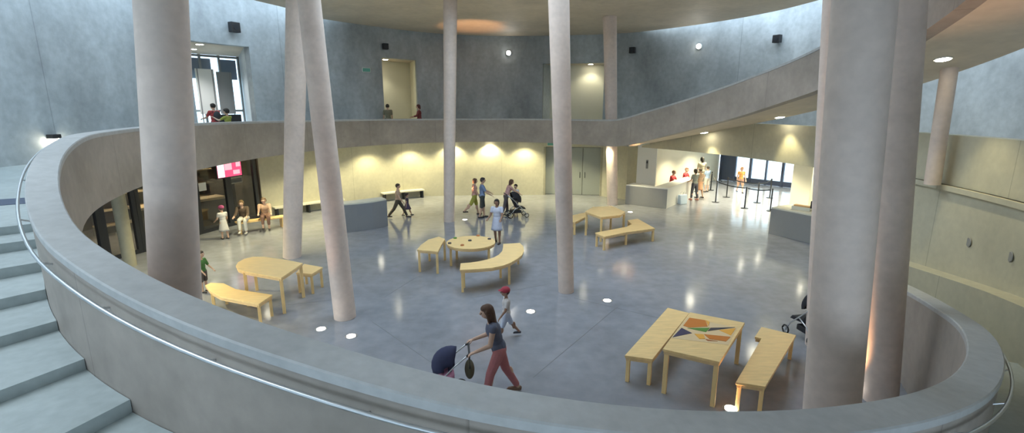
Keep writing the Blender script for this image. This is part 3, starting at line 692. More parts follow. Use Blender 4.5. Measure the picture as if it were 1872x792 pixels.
# ------------------------------------------------------------------ studio opening upstairs (left)
a, b, a2, b2, nrm, zt = rec_lf
dv = (b2 - a2); L = dv.length; un = dv.normalized()
win = bpy.data.objects.new('window_9', None); COL.objects.link(win); win.location = (*a2, 3.05); win.rotation_euler = (0, 0, math.atan2(un.y, un.x)); struct(win)
hh = zt - 3.05
for x in (0.05, L * .36, L * .68, L - .05): obj('window_post', box(bmesh.new(), (x, 0, hh / 2), (.09, .1, hh)), 'grey_panel', win)
obj('window_rail', box(bmesh.new(), (L / 2, 0, 1.35), (L - .1, .09, .1)), 'grey_panel', win); obj('window_rail', box(bmesh.new(), (L / 2, 0, hh - .06), (L - .1, .09, .1)), 'grey_panel', win)
obj('pane', box(bmesh.new(), (L / 2, .0, hh / 2), (L - .1, .012, hh - .15)), 'glass', win)
obj('dark_ceiling_sheet', box(bmesh.new(), (L * .2, -.09, 3.35), (L * .3, .03, .95)), 'dark_ceiling_violet', win); obj('dark_ceiling_sheet', box(bmesh.new(), (L * .72, -.09, 3.35), (L * .46, .03, .95)), 'dark_ceiling_violet', win)  # added sheets darken the upper glazing, standing in for the dark ceiling beyond
for f in (.3, .7):  # two added lamps that brighten the fronts of the display screens
    q = a.lerp(b, f) + nrm * 2.4; downlight((q.x, q.y, zt - .01), 'light added in the studio ceiling upstairs to brighten the display screens', 'lights added for the studio screens', e=330, col=(.95, .97, 1), m='lamp_white')
mid = a2.lerp(b2, .72) - nrm * .35; rzs = math.atan2(un.y, un.x)
for f, w_, h_, m, lab in ((.70, L * .30, 2.1, 'white_paint', 'white tall display screen in the studio opening upstairs'), (.38, L * .26, 2.0, 'grey_panel', 'grey tall display screen right of the white one in the studio opening')):
    q = a2.lerp(b2, f) - nrm * .4; e = empty('display_screen', (*q, 3.05), lab, 'display panel', rz=rzs)
    obj('panel', box(bmesh.new(), (0, 0, 1.2 + h_ / 2), (w_, .05, h_)), m, e, bevel=.006)
    for x in (-w_ * .4, w_ * .4): obj('post', box(bmesh.new(), (x, 0.035, (1.2 + h_) / 2), (.05, .02, 1.2 + h_)), 'grey_panel', e)
q = a2.lerp(b2, .45) - nrm * 2.6
e = empty('cabinet', (*(a.lerp(b, .30) + nrm * .5), 3.05), 'low black cabinet standing in the studio opening upstairs', 'cabinet', rz=rzs)
obj('body', box(bmesh.new(), (0, 0, .62), (.95, .4, 1.2)), 'black_plastic', e, bevel=.01); obj('plinth', box(bmesh.new(), (0, .02, .01), (.9, .34, .02)), 'dark_metal', e)
e = tag(obj('dark_curtain', box(bmesh.new(), (0, 0, 1.45), (.22, .12, 2.9)), 'black_plastic', bevel=.03), 'dark narrow drape at the left side of the studio opening upstairs', 'curtain'); e.location = (*(b.lerp(a, .1) + nrm * .8), 3.05)

# ------------------------------------------------------------------ belt barrier posts
BP = [((1308, 370), 1.02, 'black belt barrier post nearest the queue, left of all'), ((1328, 361), 1.0, 'black belt barrier post second from the queue, just behind the nearest one'), ((1361, 381), .95, 'grey belt barrier post standing nearest the camera, middle of the floor'), ((1384, 371), .95, 'grey belt barrier post right of the nearest-to-camera one'), ((1408, 386), .98, 'grey belt barrier post at the corner of the right-hand counter'), ((1299, 348), 1.0, 'far belt barrier post beside the person in the blue shirt'), ((1407, 362), .95, 'far belt barrier post in front of the glass doors')]
tops = []
for (px, py), h, lab in BP:
    p = at(px, py); e = empty('barrier_post', p, lab, 'barrier post', 'belt barrier posts by the entrance')
    bm = bmesh.new(); tube(bm, (0, 0, 0), (0, 0, .025), .17, .16, n=24); obj('base', bm, 'dark_metal', e)
    bm = bmesh.new(); tube(bm, (0, 0, .026), (0, 0, h), .032, .032, n=14); obj('pole', bm, 'dark_metal', e)
    bm = bmesh.new(); tube(bm, (0, 0, h), (0, 0, h + .05), .042, .035, n=14); obj('belt_head', bm, 'black_plastic', e)
    tops.append(Vector((p.x, p.y, h + .01)))
def belt(i, j, lab):
    a, b = tops[i], tops[j]; d = (b - a).normalized(); a = a + d * .06; b = b - d * .06; P = [a.lerp(b, k / 8) - Vector((0, 0, .05 * math.sin(PI * k / 8))) for k in range(9)]
    bm = bmesh.new(); n = Vector((-d.y, d.x, 0)) * .004
    V = [[bm.verts.new(p + n), bm.verts.new(p - n), bm.verts.new(p - n - Vector((0, 0, .05))), bm.verts.new(p + n - Vector((0, 0, .05)))] for p in P]
    for A_, B_ in zip(V, V[1:]):
        for k in range(4): bm.faces.new((A_[k], A_[(k + 1) % 4], B_[(k + 1) % 4], B_[k]))
    bm.faces.new(V[0]); bm.faces.new(V[-1][::-1]); tag(obj('barrier_belt', bm, 'dark_metal'), lab, 'barrier belt', 'belts between barrier posts')
belt(5, 0, 'dark belt from the far post by the blue shirt to the nearest queue post'); belt(1, 3, 'dark belt running from the second queue post to the right grey post'); belt(0, 2, 'dark belt from the first queue post to the post nearest the camera'); belt(2, 4, 'dark belt from the nearest-to-camera post to the post at the counter corner'); belt(3, 6, 'dark belt from the right grey post to the far post by the glass doors')

# ------------------------------------------------------------------ people
def rotx(v, a): c, s = math.cos(a), math.sin(a); return Vector((v.x, v.y * c - v.z * s, v.y * s + v.z * c))
FINISH = []
def skinmesh(name, bm, m, parent, vox, sm=4, fac=.5):
    o = obj(name, bm, m, parent, smooth=True)
    md = o.modifiers.new('remesh', 'REMESH'); md.mode = 'VOXEL'; md.voxel_size = vox; md.use_smooth_shade = True
    md = o.modifiers.new('smooth', 'SMOOTH'); md.factor = fac; md.iterations = sm
    FINISH.append(o); return o
def person(loc, rz, h, label, skin='skin', lean=0, arms=((10, 8, 15), (10, 8, 15)), legs=((0, 0), (0, 0)), seat=None, child=False, head=(0, 0),
           top=None, sleeve=.5, bottom=None, bl=1.0, skirt=None, hair=(.06, .04, .03), hairlen=0, hat=None, shoes=(.04, .035, .035), vox=.011, group=None, pack=None):
    H = h; kid = 1.22 if child else 1.0; LG = .485 if child else .515
    e = empty('person', loc, label, 'person', group, rz=R(rz))
    th = sh = LG / 2 * H * .92; fh = .04 * H
    hipw = .052 * H
    def legpts(side, hf, kf):
        a = R(hf); b = R(hf - kf); hp = Vector((side * hipw, 0, 0)); kn = hp + Vector((side * .008 * H, math.sin(a) * th, -math.cos(a) * th)); an = kn + Vector((0, math.sin(b) * sh, -math.cos(b) * sh)); return hp, kn, an
    Lg = [legpts(s, *l[:2]) for s, l in zip((-1, 1), legs)]
    lowest = min(l[2].z for l in Lg) - fh
    P = Vector((0, 0, -lowest if seat is None else seat + .075 * H))
    if seat is not None:
        lowest2 = P.z + lowest
        e.location = (loc[0], loc[1], loc[2])
    Lg = [[q + P for q in l] for l in Lg]
    ln = R(lean); T = lambda x, y, z: P + rotx(Vector((x * H, y * H, z * H)), -ln)
    hz = 1.0
    neck = T(0, .0, .295); hd = T(0, .012, .295 + .035) + Vector((0, 0, 0)); hr_ = .066 * H * kid
    nod = -ln * .25 - R(head[0]); turn = R(head[1]); HR = Matrix.Rotation(turn, 3, 'Z') @ Matrix.Rotation(nod, 3, 'X')
    hc = hd + HR @ Vector((0, .008 * H, hr_ * .95)); hp_ = lambda x, y, z: hc + HR @ Vector((x * hr_, y * hr_, z * hr_))
    TR = Matrix.Rotation(-ln, 3, 'X')
    bm = bmesh.new()
    ell(bm, T(0, 0, .02), (.083 * H, .062 * H, .07 * H), TR); ell(bm, T(0, .003, .12), (.072 * H, .052 * H, .09 * H), TR); ell(bm, T(0, .004, .215), (.088 * H, .06 * H, .085 * H), TR)
    capsule(bm, T(-.075, 0, .262), T(.075, 0, .262), .034 * H, .034 * H)
    capsule(bm, T(0, 0, .26), hd + HR @ Vector((0, 0, hr_ * .3)), .033 * H, .029 * H)
    ell(bm, hc, (hr_ * .74, hr_ * .88, hr_ * .98), HR); ell(bm, hp_(0, .22, -.45), (hr_ * .52, hr_ * .58, hr_ * .48), HR)
    ell(bm, hp_(0, .93, -.1), (hr_ * .13, hr_ * .2, hr_ * .22), HR); ell(bm, hp_(0, .82, .2), (hr_ * .34, hr_ * .12, hr_ * .1), HR)
    for s in (-1, 1): ell(bm, hp_(s * .76, -.05, -.05), (hr_ * .1, hr_ * .2, hr_ * .27), HR)
    AR = []
    for s, (pf, ab, el) in zip((-1, 1), arms):
        a, b2_, c2_ = R(pf), R(ab), R(pf + el); shp = T(s * .1, 0, .262)
        d1 = Vector((s * math.sin(b2_), math.sin(a) * math.cos(b2_), -math.cos(a) * math.cos(b2_))); d2 = Vector((s * math.sin(b2_) * .3, math.sin(c2_), -math.cos(c2_))).normalized()
        elb = shp + d1 * .163 * H; wr = elb + d2 * .142 * H; AR.append((shp, elb, wr, d2))
        capsule(bm, shp, elb, .030 * H, .023 * H); capsule(bm, elb, wr, .0235 * H, .0155 * H)
        side = Vector((1, 0, 0)); up = d2.cross(side).normalized()        # palm plane: side x d2
        pc = wr + d2 * .028 * H
        for k in (-1, 0, 1): capsule(bm, wr + side * k * .008 * H, wr + d2 * .048 * H + side * k * .012 * H, .0095 * H, .0085 * H, 8, 3)
        for k, fl in zip((-1.5, -.5, .5, 1.5), (.030, .038, .041, .034) if s < 0 else (.034, .041, .038, .030)):
            b0 = wr + d2 * .05 * H + side * k * .0098 * H; m0 = b0 + (d2 + up * .35 + side * k * .06).normalized() * fl * H * .55; t0 = m0 + (d2 * .7 + up * .75).normalized() * fl * H * .5
            capsule(bm, b0 - d2 * .012 * H, m0, .0056 * H, .0052 * H, 8, 3); capsule(bm, m0, t0, .0052 * H, .0044 * H, 8, 3)
        tb = wr + d2 * .018 * H - side * s * .012 * H; tm = tb + (d2 * .7 - side * s * .8 + up * .3).normalized() * .026 * H; capsule(bm, tb, tm, .0066 * H, .0058 * H, 8, 3); capsule(bm, tm, tm + (d2 + up * .5 - side * s * .2).normalized() * .02 * H, .0058 * H, .005 * H, 8, 3)
    for (hp, kn, an) in Lg:
        capsule(bm, hp, kn, .05 * H, .033 * H); capsule(bm, kn, an, .033 * H, .02 * H); cf = kn.lerp(an, .3); ell(bm, cf + Vector((0, -.008 * H, 0)), (.031 * H, .034 * H, .07 * H))
        capsule(bm, an, an + Vector((0, -.012 * H, -fh * .55)), .021 * H, .02 * H); capsule(bm, an + Vector((0, 0, -fh * .6)), an + Vector((0, .08 * H, -fh * .72)), .019 * H, .013 * H)
    skinmesh('body', bm, skin, e, vox * .8 if vox < .01 else vox, 3)
    # face
    for s in (-1, 1):
        bm = bmesh.new(); ell(bm, hp_(s * .3, .8, .06), (hr_ * .12, hr_ * .08, hr_ * .08), HR); obj('eye', bm, 'eye', e, smooth=True)
    bm = bmesh.new(); ell(bm, hp_(0, .80, -.45), (hr_ * .24, hr_ * .07, hr_ * .07), HR); obj('mouth', bm, 'lips', e, smooth=True)
    # hair
    if hair is not None:
        hm = cloth('hair_%d_%d_%d' % tuple(int(c * 100) for c in hair), hair); bm = bmesh.new()
        ell(bm, hp_(0, -.17, .2), (hr_ * .86, hr_ * .88, hr_ * .92), HR); ell(bm, hp_(0, .12, .55), (hr_ * .72, hr_ * .72, hr_ * .5), HR)
        if hairlen > 0:
            capsule(bm, hp_(-.3, -.5, -.1), hp_(-.32, -.62, -hairlen), hr_ * .5, hr_ * .3); capsule(bm, hp_(.3, -.5, -.1), hp_(.32, -.62, -hairlen), hr_ * .5, hr_ * .3); capsule(bm, hp_(0, -.6, -.1), hp_(0, -.8, -hairlen), hr_ * .5, hr_ * .3)
            for s in (-1, 1): capsule(bm, hp_(s * .7, .05, .2), hp_(s * .7, -.05, -hairlen * .6), hr_ * .24, hr_ * .18)
        skinmesh('hair', bm, hm, e, vox, 3)
    if hat is not None:
        hm = cloth('hat_%d_%d_%d' % tuple(int(c * 100) for c in hat), hat); bm = bmesh.new(); ell(bm, hp_(0, -.06, .42), (hr_ * .98, hr_ * 1.05, hr_ * .8), HR); ell(bm, hp_(0, .85, .4), (hr_ * .72, hr_ * .75, hr_ * .1), HR); skinmesh('hat', bm, hm, e, vox, 2)
    def cm(c, nm): return cloth(nm + '_%d_%d_%d' % tuple(int(q * 100) for q in c), c)
    if top is not None:
        bm = bmesh.new()
        ell(bm, T(0, 0, .035), (.094 * H, .074 * H, .075 * H), TR); ell(bm, T(0, .003, .125), (.086 * H, .066 * H, .1 * H), TR); ell(bm, T(0, .004, .205), (.099 * H, .073 * H, .088 * H), TR)
        capsule(bm, T(-.075, 0, .258), T(.075, 0, .258), .042 * H, .042 * H)
        if sleeve > 0:
            for (s0, e0, w0, d0) in AR:
                if sleeve <= 1: q = s0.lerp(e0, sleeve); capsule(bm, s0, q, .039 * H, .035 * H - .006 * H * sleeve, 12)
                else: capsule(bm, s0, e0, .039 * H, .031 * H, 12); q = e0.lerp(w0, (sleeve - 1) * .92); capsule(bm, e0, q, .031 * H, .024 * H, 12)
        skinmesh('shirt', bm, cm(top, 'fabric'), e, vox, 3)
    if bottom is not None:
        bm = bmesh.new(); ell(bm, T(0, 0, .005), (.092 * H, .072 * H, .075 * H), TR)
        for (hp, kn, an) in Lg:
            if bl <= 1: q = hp.lerp(kn, bl); capsule(bm, hp, q, .06 * H, (.06 - .014 * bl) * H, 12)
            else: capsule(bm, hp, kn, .059 * H, .043 * H, 12); q = kn.lerp(an, (bl - 1) * .97); capsule(bm, kn, q, .043 * H, .032 * H, 12)
        skinmesh('trousers' if bl > 1.3 else 'shorts', bm, cm(bottom, 'fabric'), e, vox, 3)
    if skirt is not None:
        c, L_, w0, w1 = skirt; bm = bmesh.new(); m0 = (Lg[0][1] + Lg[1][1]) / 2; q0 = T(0, 0, .06); dn_ = Vector((0, (m0.y - P.y) * .7, -1)).normalized()
        n = 18; rows = []
        for k in range(7):
            f = k / 6; cc_ = q0 + dn_ * L_ * H * f; r = (w0 + (w1 - w0) * f) * H
            rows.append([bm.verts.new(cc_ + Vector((math.cos(2 * PI * i / n) * r, math.sin(2 * PI * i / n) * r * (.78 + .2 * f), 0)) * (1 + .05 * f * math.sin(5 * 2 * PI * i / n))) for i in range(n)])
        for A_, B_ in zip(rows, rows[1:]):
            for i in range(n): bm.faces.new((A_[i], A_[(i + 1) % n], B_[(i + 1) % n], B_[i]))
        bm.faces.new(rows[0]); bm.faces.new(rows[-1][::-1])
        obj('skirt', bm, cm(c, 'fabric'), e, smooth=True)
    sm_ = cm(shoes, 'shoe')
    for (hp, kn, an) in Lg:
        bm = bmesh.new(); capsule(bm, an + Vector((0, -.018 * H, -fh * .55)), an + Vector((0, .082 * H, -fh * .62)), .0235 * H, .0185 * H, 12); box(bm, an + Vector((0, .035 * H, -fh * .86)), (.045 * H, .14 * H, fh * .24)); skinmesh('shoe', bm, sm_, e, max(.006, vox * .8), 2)
    if pack is not None:
        bm = bmesh.new(); ell(bm, T(0, -.115, .17), (.085 * H, .06 * H, .12 * H), TR); 
        for s in (-1, 1): capsule(bm, T(s * .06, -.06, .27), T(s * .06, .05, .27), .012 * H); 
        o = skinmesh('backpack', bm, cm(pack, 'fabric'), e, vox, 3)
    return e
def pf(px, py, z=0.0): return at(px, py, z)
STRIDE = ((28, 8), (-22, 18)); STR2 = ((-20, 22), (24, 6))
SLATE = (.11, .12, .17)
# the walking group in front
person(pf(913, 724), 97, 1.70, 'person with long brown hair and reddish trousers pushing the near stroller', lean=14, arms=((10, 6, 60), (12, 8, 58)), legs=((22, 10), (-16, 14)), top=SLATE, sleeve=.12, bottom=(.46, .17, .17), bl=1.9, hair=(.10, .055, .035), hairlen=2.3, head=(6, 0), vox=.0075, shoes=(.2, .12, .08))
person(pf(926, 618), 100, 1.15, 'child in a red cap and pale shorts walking behind the person with the near stroller', child=True, arms=((14, 10, 25), (-18, 10, 20)), legs=((22, 6), (-24, 16)), top=(.62, .58, .56), sleeve=.6, bottom=(.48, .52, .62), bl=.95, hair=(.08, .05, .04), hat=(.36, .04, .06), vox=.0075, shoes=(.05, .05, .06), skin='skin_brown')
# walking pair, back left
person(pf(729, 398), -88, 1.58, 'person in a beige shirt and dark trousers striding past the curved counter', arms=((-15, 8, 15), (20, 8, 20)), legs=((30, 6), (-26, 14)), top=(.52, .38, .28), sleeve=.5, bottom=(.07, .06, .045), bl=1.92, hair=(.05, .035, .025), shoes=(.05, .04, .035))
person(pf(745, 394), -80, 1.04, 'small child in a dark purple dress walking beside the person in beige', child=True, arms=((10, 14, 10), (-12, 8, 12)), legs=((24, 6), (-20, 12)), top=(.07, .055, .08), sleeve=.4, skirt=((.08, .06, .10), .24, .088, .17), hair=(.05, .035, .03))
# blue shirt pair
person(pf(882, 398), -80, 1.76, 'person in a blue shirt and dark shorts behind the round table, facing right', arms=((38, 6, 25), (30, 6, 30)), legs=((8, 4), (-6, 6)), top=(.20, .27, .42), sleeve=.7, bottom=(.05, .055, .05), bl=.98, hair=(.05, .04, .04))
person(pf(868, 393), -76, 1.66, 'person in a pink top and olive green shorts walking beside the blue shirt', arms=((-10, 8, 15), (16, 8, 15)), legs=((14, 4), (-28, 18)), top=(.50, .30, .26), sleeve=.3, bottom=(.36, .36, .07), bl=.95, hair=(.12, .07, .05), hairlen=.7)
# pink top with the far stroller
person(pf(925, 394), -74, 1.66, 'person in a pink top bending over the far stroller behind the round table', lean=22, arms=((48, 6, 18), (44, 6, 20)), legs=((10, 6), (-12, 8)), top=(.62, .36, .33), sleeve=.4, bottom=(.12, .10, .10), bl=1.9, hair=(.13, .07, .04), hairlen=1.0)
person(pf(943, 384), 150, 1.22, 'child in a white shirt standing beyond the far stroller', child=True, arms=((10, 10, 20), (40, 12, 25)), top=(.72, .70, .68), sleeve=.5, bottom=(.16, .14, .14), bl=.95, hair=(.05, .04, .03))
person(pf(909, 445), 165, 1.60, 'person in a pale bluish dress standing right behind the round table', arms=((20, 10, 50), (14, 12, 60)), legs=((6, 4), (-8, 8)), top=(.58, .60, .70), sleeve=.5, skirt=((.55, .57, .68), .27, .088, .125), hair=(.03, .025, .02), hairlen=.9, skin='skin_brown')
# shopfront
person(pf(412, 437), 55, 1.24, 'child in a purple sunhat and pale dress looking into the shop window', child=True, arms=((20, 10, 40), (15, 10, 30)), legs=((4, 3), (-5, 6)), top=(.50, .48, .47), sleeve=.5, skirt=((.50, .48, .47), .30, .085, .135), hair=(.10, .05, .05), hat=(.30, .05, .14))
sb = at(468, 426); sbl = empty('bench', (sb.x, sb.y + .45, 0), 'low bench under the seated people beside the shop window', 'bench', rz=.75)
obj('seat', box(bmesh.new(), (0, 0, .41), (1.7, .4, .05)), 'wood', sbl, bevel=.005)
for x in (-.75, .75): obj('leg', box(bmesh.new(), (x, 0, .19), (.06, .34, .384)), 'wood', sbl)
SIT = ((82, 84), (88, 82)); 
u = Vector((math.cos(.75), math.sin(.75))); bc = Vector((sb.x, sb.y + .45))
q = bc + u * .18; person((q.x, q.y, 0), 205, 1.66, 'person in a tan top seated at the right end of the shopfront bench', seat=.44, lean=22, arms=((40, 8, 40), (38, 8, 45)), legs=SIT, top=(.55, .36, .24), sleeve=.5, bottom=(.20, .11, .08), bl=1.6, hair=(.14, .09, .05), hairlen=.6)
q = bc - u * .55; person((q.x, q.y, 0), 195, 1.62, 'person in a dark jacket and white trousers seated on the shopfront bench', seat=.44, lean=20, arms=((35, 8, 45), (40, 8, 40)), legs=SIT, top=(.09, .06, .04), sleeve=1.8, bottom=(.70, .68, .62), bl=1.9, hair=(.13, .08, .03), hairlen=.8, shoes=(.7, .68, .62))
# child in green by the big left column
person(pf(375, 534), -100, 1.12, 'child in a green top, half hidden by the thick left column', child=True, arms=((20, 12, 30), (25, 16, 25)), top=(.08, .20, .05), sleeve=.8, bottom=(.10, .08, .07), bl=.9, hair=(.05, .04, .03))
# upstairs gallery
def gal(px, off):
    t = th_at(px, lambda q: off); p = ring(t, off); return (p.x, p.y, 3.05)
person(gal(384, 4.05), 60, 1.72, 'person in a red shirt with a black backpack on the gallery by the studio opening', arms=((40, 10, 40), (30, 10, 50)), top=(.36, .05, .05), sleeve=.6, bottom=(.05, .05, .06), bl=1.9, hair=(.03, .025, .02), pack=(.04, .04, .045))
person(gal(408, 3.3), 80, 1.52, 'child in a yellow green shirt beside the red shirt on the gallery', child=True, arms=((60, 20, 60), (50, 25, 70)), top=(.30, .32, .06), sleeve=.6, bottom=(.05, .05, .05), bl=1.9, hair=(.03, .025, .02))
person(gal(764, 1.8), 100, 1.70, 'person in a dark red top at the right edge of the upstairs yellow passage', arms=((30, 14, 50), (30, 14, 40)), top=(.22, .05, .05), sleeve=1.5, bottom=(.05, .04, .04), bl=1.9, hair=(.10, .03, .03), hairlen=.8)
person(gal(706, 2.6), 20, 1.72, 'person in grey standing at the left edge of the yellow passage upstairs', top=(.22, .20, .13), sleeve=.6, bottom=(.06, .05, .05), bl=1.9, hair=(.05, .04, .03))
# reception
def stool(p, lab):
    e = empty('stool', (p[0], p[1], 0), lab, 'stool')
    bm = bmesh.new(); tube(bm, (0, 0, .44), (0, 0, .5), .18, .18, n=20); obj('seat', bm, 'black_plastic', e)
    bm = bmesh.new(); tube(bm, (0, 0, .02), (0, 0, .44), .03, .03, n=10); obj('stem', bm, 'steel', e)
    bm = bmesh.new(); tube(bm, (0, 0, 0), (0, 0, .02), .2, .2, n=20); obj('base', bm, 'steel', e)
for (x, y), lab, l2 in (((8.3, 25.5), 'person in a red shirt seated at the reception desk, nearer the white panel', 'stool under the red-shirted person nearer the white panel'), ((9.35, 26.6), 'person in a red shirt seated at the reception desk, farther from the white panel', 'stool under the red-shirted person farther from the white panel')):
    stool((x, y), l2); person((x, y, 0), -130, 1.66, lab, seat=.5, lean=10, arms=((40, 8, 50), (38, 8, 55)), legs=((80, 70), (80, 70)), top=(.55, .04, .05), sleeve=.6, bottom=(.06, .06, .08), bl=1.9, hair=(.16, .08, .05))
person(pf(1268, 366), 25, 1.62, 'person in a grey green top with dark leggings at the front of the queue', arms=((20, 8, 40), (18, 10, 45)), legs=((8, 4), (-8, 8)), top=(.24, .25, .22), sleeve=.6, bottom=(.07, .07, .09), bl=1.8, hair=(.05, .04, .03), hairlen=.8, shoes=(.4, .14, .10))
person(pf(1277, 362), 30, 1.58, 'person in a tan top and orange skirt in the queue behind the grey green top', arms=((20, 8, 40), (18, 10, 45)), legs=((6, 4), (-10, 8)), top=(.50, .34, .22), sleeve=.3, skirt=((.62, .34, .20), .30, .088, .12), hair=(.08, .06, .04))
person(pf(1280, 345), 10, 1.86, 'tall person with dark hair at the back of the queue', arms=((10, 8, 20), (15, 8, 25)), top=(.42, .38, .28), sleeve=.6, bottom=(.25, .22, .16), bl=1.9, hair=(.03, .025, .02), hairlen=1.2)
person(pf(1291, 351), 20, 1.45, 'person in a light blue shirt on the right of the queue', arms=((10, 8, 20), (15, 8, 25)), top=(.30, .40, .55), sleeve=.6, bottom=(.55, .50, .44), bl=.9, hair=(.05, .04, .03))
person(pf(1352, 352), 175, 1.46, 'person in an orange top walking in from the glass doors', arms=((15, 8, 20), (-10, 8, 25)), legs=((16, 6), (-14, 10)), top=(.85, .42, .14), sleeve=.3, bottom=(.60, .36, .26), bl=.9, hair=(.45, .22, .08), hairlen=.8, skin='skin_light')
bgp = at(1247, 373); e = empty('shopping_bag', bgp, 'pale blue shopping bag on the floor by the reception desk', 'bag', rz=.5)
mat('bag_blue', (.55, .66, .78), .6)
bm = bmesh.new(); prism(bm, [(-.22, -.11), (.22, -.11), (.22, .11), (-.22, .11)], 0, .46)
for v_ in bm.verts:
    if v_.co.z > .1: v_.co.x *= 1.12; v_.co.y *= .7
obj('sack', bm, 'bag_blue', e, bevel=.03)
for y in (-.05, .05): obj('bag_handle', pipe([(-.1, y, .45), (-.09, y, .56), (0, y, .62), (.09, y, .56), (.1, y, .45)], .01, 8), 'white_paint', e, smooth=True)

# strollers
def stroller(loc, rz, label, hoodc, seatc, s=1.0, blanket=None):
    """front is +Y"""
    e = empty('stroller', loc, label, 'stroller', rz=R(rz)); e.scale = (s, s, s)
    hm, st = cloth('canvas_%d_%d_%d' % tuple(int(c * 100) for c in hoodc), hoodc), cloth('canvas_%d_%d_%d' % tuple(int(c * 100) for c in seatc), seatc)
    for x in (-.24, .24):
        for y, r in ((.42, .10), (-.30, .14)):
            w = obj('wheel', pipe([(x, y + math.cos(2 * PI * k / 20) * r * .84, r + math.sin(2 * PI * k / 20) * r * .84) for k in range(21)], r * .16, 8), 'rubber', e, smooth=True)
            bm = bmesh.new(); tube(bm, (x - .02, y, r), (x + .02, y, r), r * .22, n=12)
            for k in range(5): tube(bm, (x, y, r), (x, y + math.cos(2 * PI * k / 5) * r * .8, r + math.sin(2 * PI * k / 5) * r * .8), .008, n=6)
            obj('wheel_hub', bm, 'steel', w)
        obj('frame_tube', pipe([(x, .42, .10), (x, .30, .30), (x, -.18, .80), (x, -.42, 1.0)], .014, 8), 'steel', e, smooth=True)
        obj('frame_tube', pipe([(x, -.30, .14), (x, -.12, .38), (x, .12, .50)], .014, 8), 'steel', e, smooth=True)
    obj('handle', pipe([(-.24, -.42, 1.0), (-.2, -.47, 1.03), (.2, -.47, 1.03), (.24, -.42, 1.0)], .02, 10), 'black_plastic', e, smooth=True)
    obj('axle', pipe([(-.24, -.30, .14), (.24, -.30, .14)], .012, 8), 'steel', e)
    bm = bmesh.new()
    V = [(-.2, .40, .36), (-.2, .34, .44), (-.2, .05, .46), (-.2, -.16, .86), (-.2, -.21, .84), (-.2, .0, .40)]
    A_ = [bm.verts.new(v_) for v_ in V]; B_ = [bm.verts.new((-v_[0], v_[1], v_[2])) for v_ in V]
    bm.faces.new(A_); bm.faces.new(B_[::-1])
    for i in range(6): bm.faces.new((A_[i], A_[(i + 1) % 6], B_[(i + 1) % 6], B_[i]))
    obj('seat', bm, st, e, bevel=.015)
    bm = bmesh.new(); n = 12; rows = []
    for k in range(9):
        a = R(-20 + 130 * k / 8); rows.append([(.235 * math.cos(PI * i / n), -.12 + .36 * math.sin(a) * (.35 + .65 * math.sin(PI * i / n)), .74 + .36 * math.cos(a) * (.2 + .8 * math.sin(PI * i / n))) for i in range(n + 1)])
    V = [[bm.verts.new(p) for p in r_] for r_ in rows]
    for A_, B_ in zip(V, V[1:]):
        for i in range(n): bm.faces.new((A_[i], A_[i + 1], B_[i + 1], B_[i]))
    o = obj('hood', bm, hm, e, smooth=True); md = o.modifiers.new('thick', 'SOLIDIFY'); md.thickness = .012
    bm = bmesh.new(); prism(bm, [(-.19, -.22), (.19, -.22), (.19, .2), (-.19, .2)], .2, .32); obj('basket', bm, 'black_plastic', e, bevel=.02)
    return e
fd = Vector((-math.sin(R(97)), math.cos(R(97)), 0)); p1 = at(913, 724) + fd * .875; stroller((p1.x, p1.y, 0), 97, 'stroller with a navy hood in front of the long-haired person', (.035, .04, .09), (.05, .05, .10), .84)
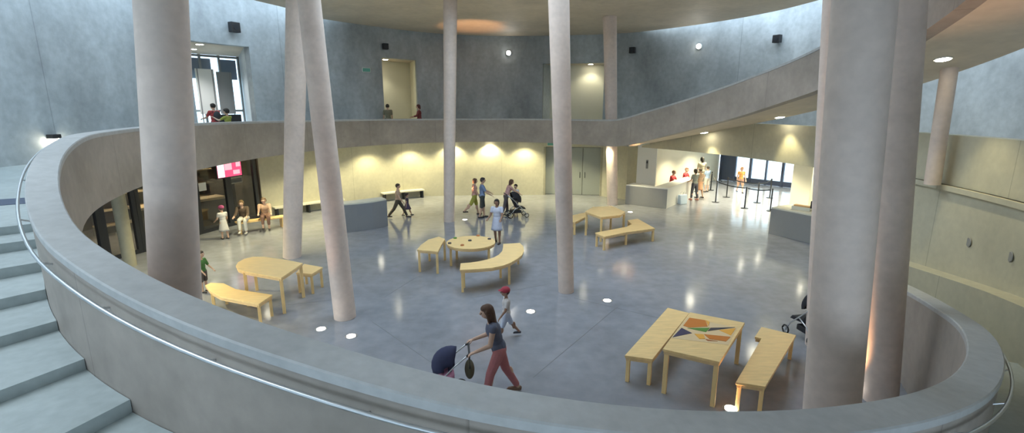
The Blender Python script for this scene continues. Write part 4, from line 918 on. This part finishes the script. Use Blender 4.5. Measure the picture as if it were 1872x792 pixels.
# things hung on and lying in the near stroller
e = empty('changing_bag', (*(p1 - fd * .40).xy, .355), 'olive and black changing bag hanging at the handle of the near stroller', 'bag', rz=R(97))
bm = bmesh.new(); ell(bm, (0, 0, .16), (.17, .08, .15)); skinmesh('sack', bm, cloth('canvas_olive', (.10, .085, .05)), e, .012)
obj('strap', pipe([(-.15, 0, .25), (-.1, 0, .42), (0, 0, .5), (.1, 0, .42), (.15, 0, .25)], .012, 8), 'black_plastic', e, smooth=True)
e = tag(skinmesh('blanket', capsule(capsule(bmesh.new(), (-.14, 0, 0), (.14, .02, 0), .085, .08), (-.1, .1, -.03), (.12, .14, -.04), .07, .07), cloth('canvas_pink', (.62, .28, .42)), None, .012), 'pink and red rolled blanket on the near stroller', 'blanket'); e.location = (p1.x + .08, p1.y + .01, .50); e.rotation_euler = (0, 0, R(97))
p2 = at(931, 397); stroller((p2.x + .28, p2.y, 0), -74, 'black stroller behind the round table, pushed by the person in pink', (.02, .02, .025), (.03, .03, .035), 1.0)
p3 = at(1474, 625); stroller((p3.x + .08, p3.y, 0), 10, 'black stroller parked behind the thickest front column, only its edge showing', (.015, .015, .02), (.02, .02, .02), 1.0)
e = tag(obj('control_box', box(bmesh.new(), (0, 0, 0), (.10, .07, .16)), 'black_plastic', bevel=.01), 'small black box fixed to the column half hidden behind the thickest front column', 'box')

# turn the grown surfaces into plain meshes
dg = bpy.context.evaluated_depsgraph_get()
for o in FINISH:
    me = bpy.data.meshes.new_from_object(o.evaluated_get(dg)); o.modifiers.clear(); o.data = me
    for p in me.polygons: p.use_smooth = True


# ------------------------------------------------------------------ world, exposure
w = bpy.data.worlds.new('world'); S.world = w; w.use_nodes = True
bg = w.node_tree.nodes['Background']; bg.inputs['Color'].default_value = (.65, .83, 1.0, 1); bg.inputs['Strength'].default_value = 3.6
sun = bpy.data.lights.new('sun', 'SUN'); sun.energy = 1.5; sun.angle = R(50); sun.color = (.93, .97, 1.0)
so = bpy.data.objects.new('sun', sun); COL.objects.link(so); so.rotation_euler = Vector((.62, .12, -1)).to_track_quat('-Z', 'Y').to_euler()
S.view_settings.view_transform = 'Standard'; S.view_settings.look = 'None'; S.view_settings.gamma = 1; S.view_settings.use_curve_mapping = False
S.view_settings.exposure = 0.15
S.cycles.use_denoising = True
S.cycles.max_bounces = 10; S.cycles.diffuse_bounces = 6; S.cycles.glossy_bounces = 4; S.cycles.transparent_max_bounces = 12
S.cycles.sample_clamp_indirect = 6
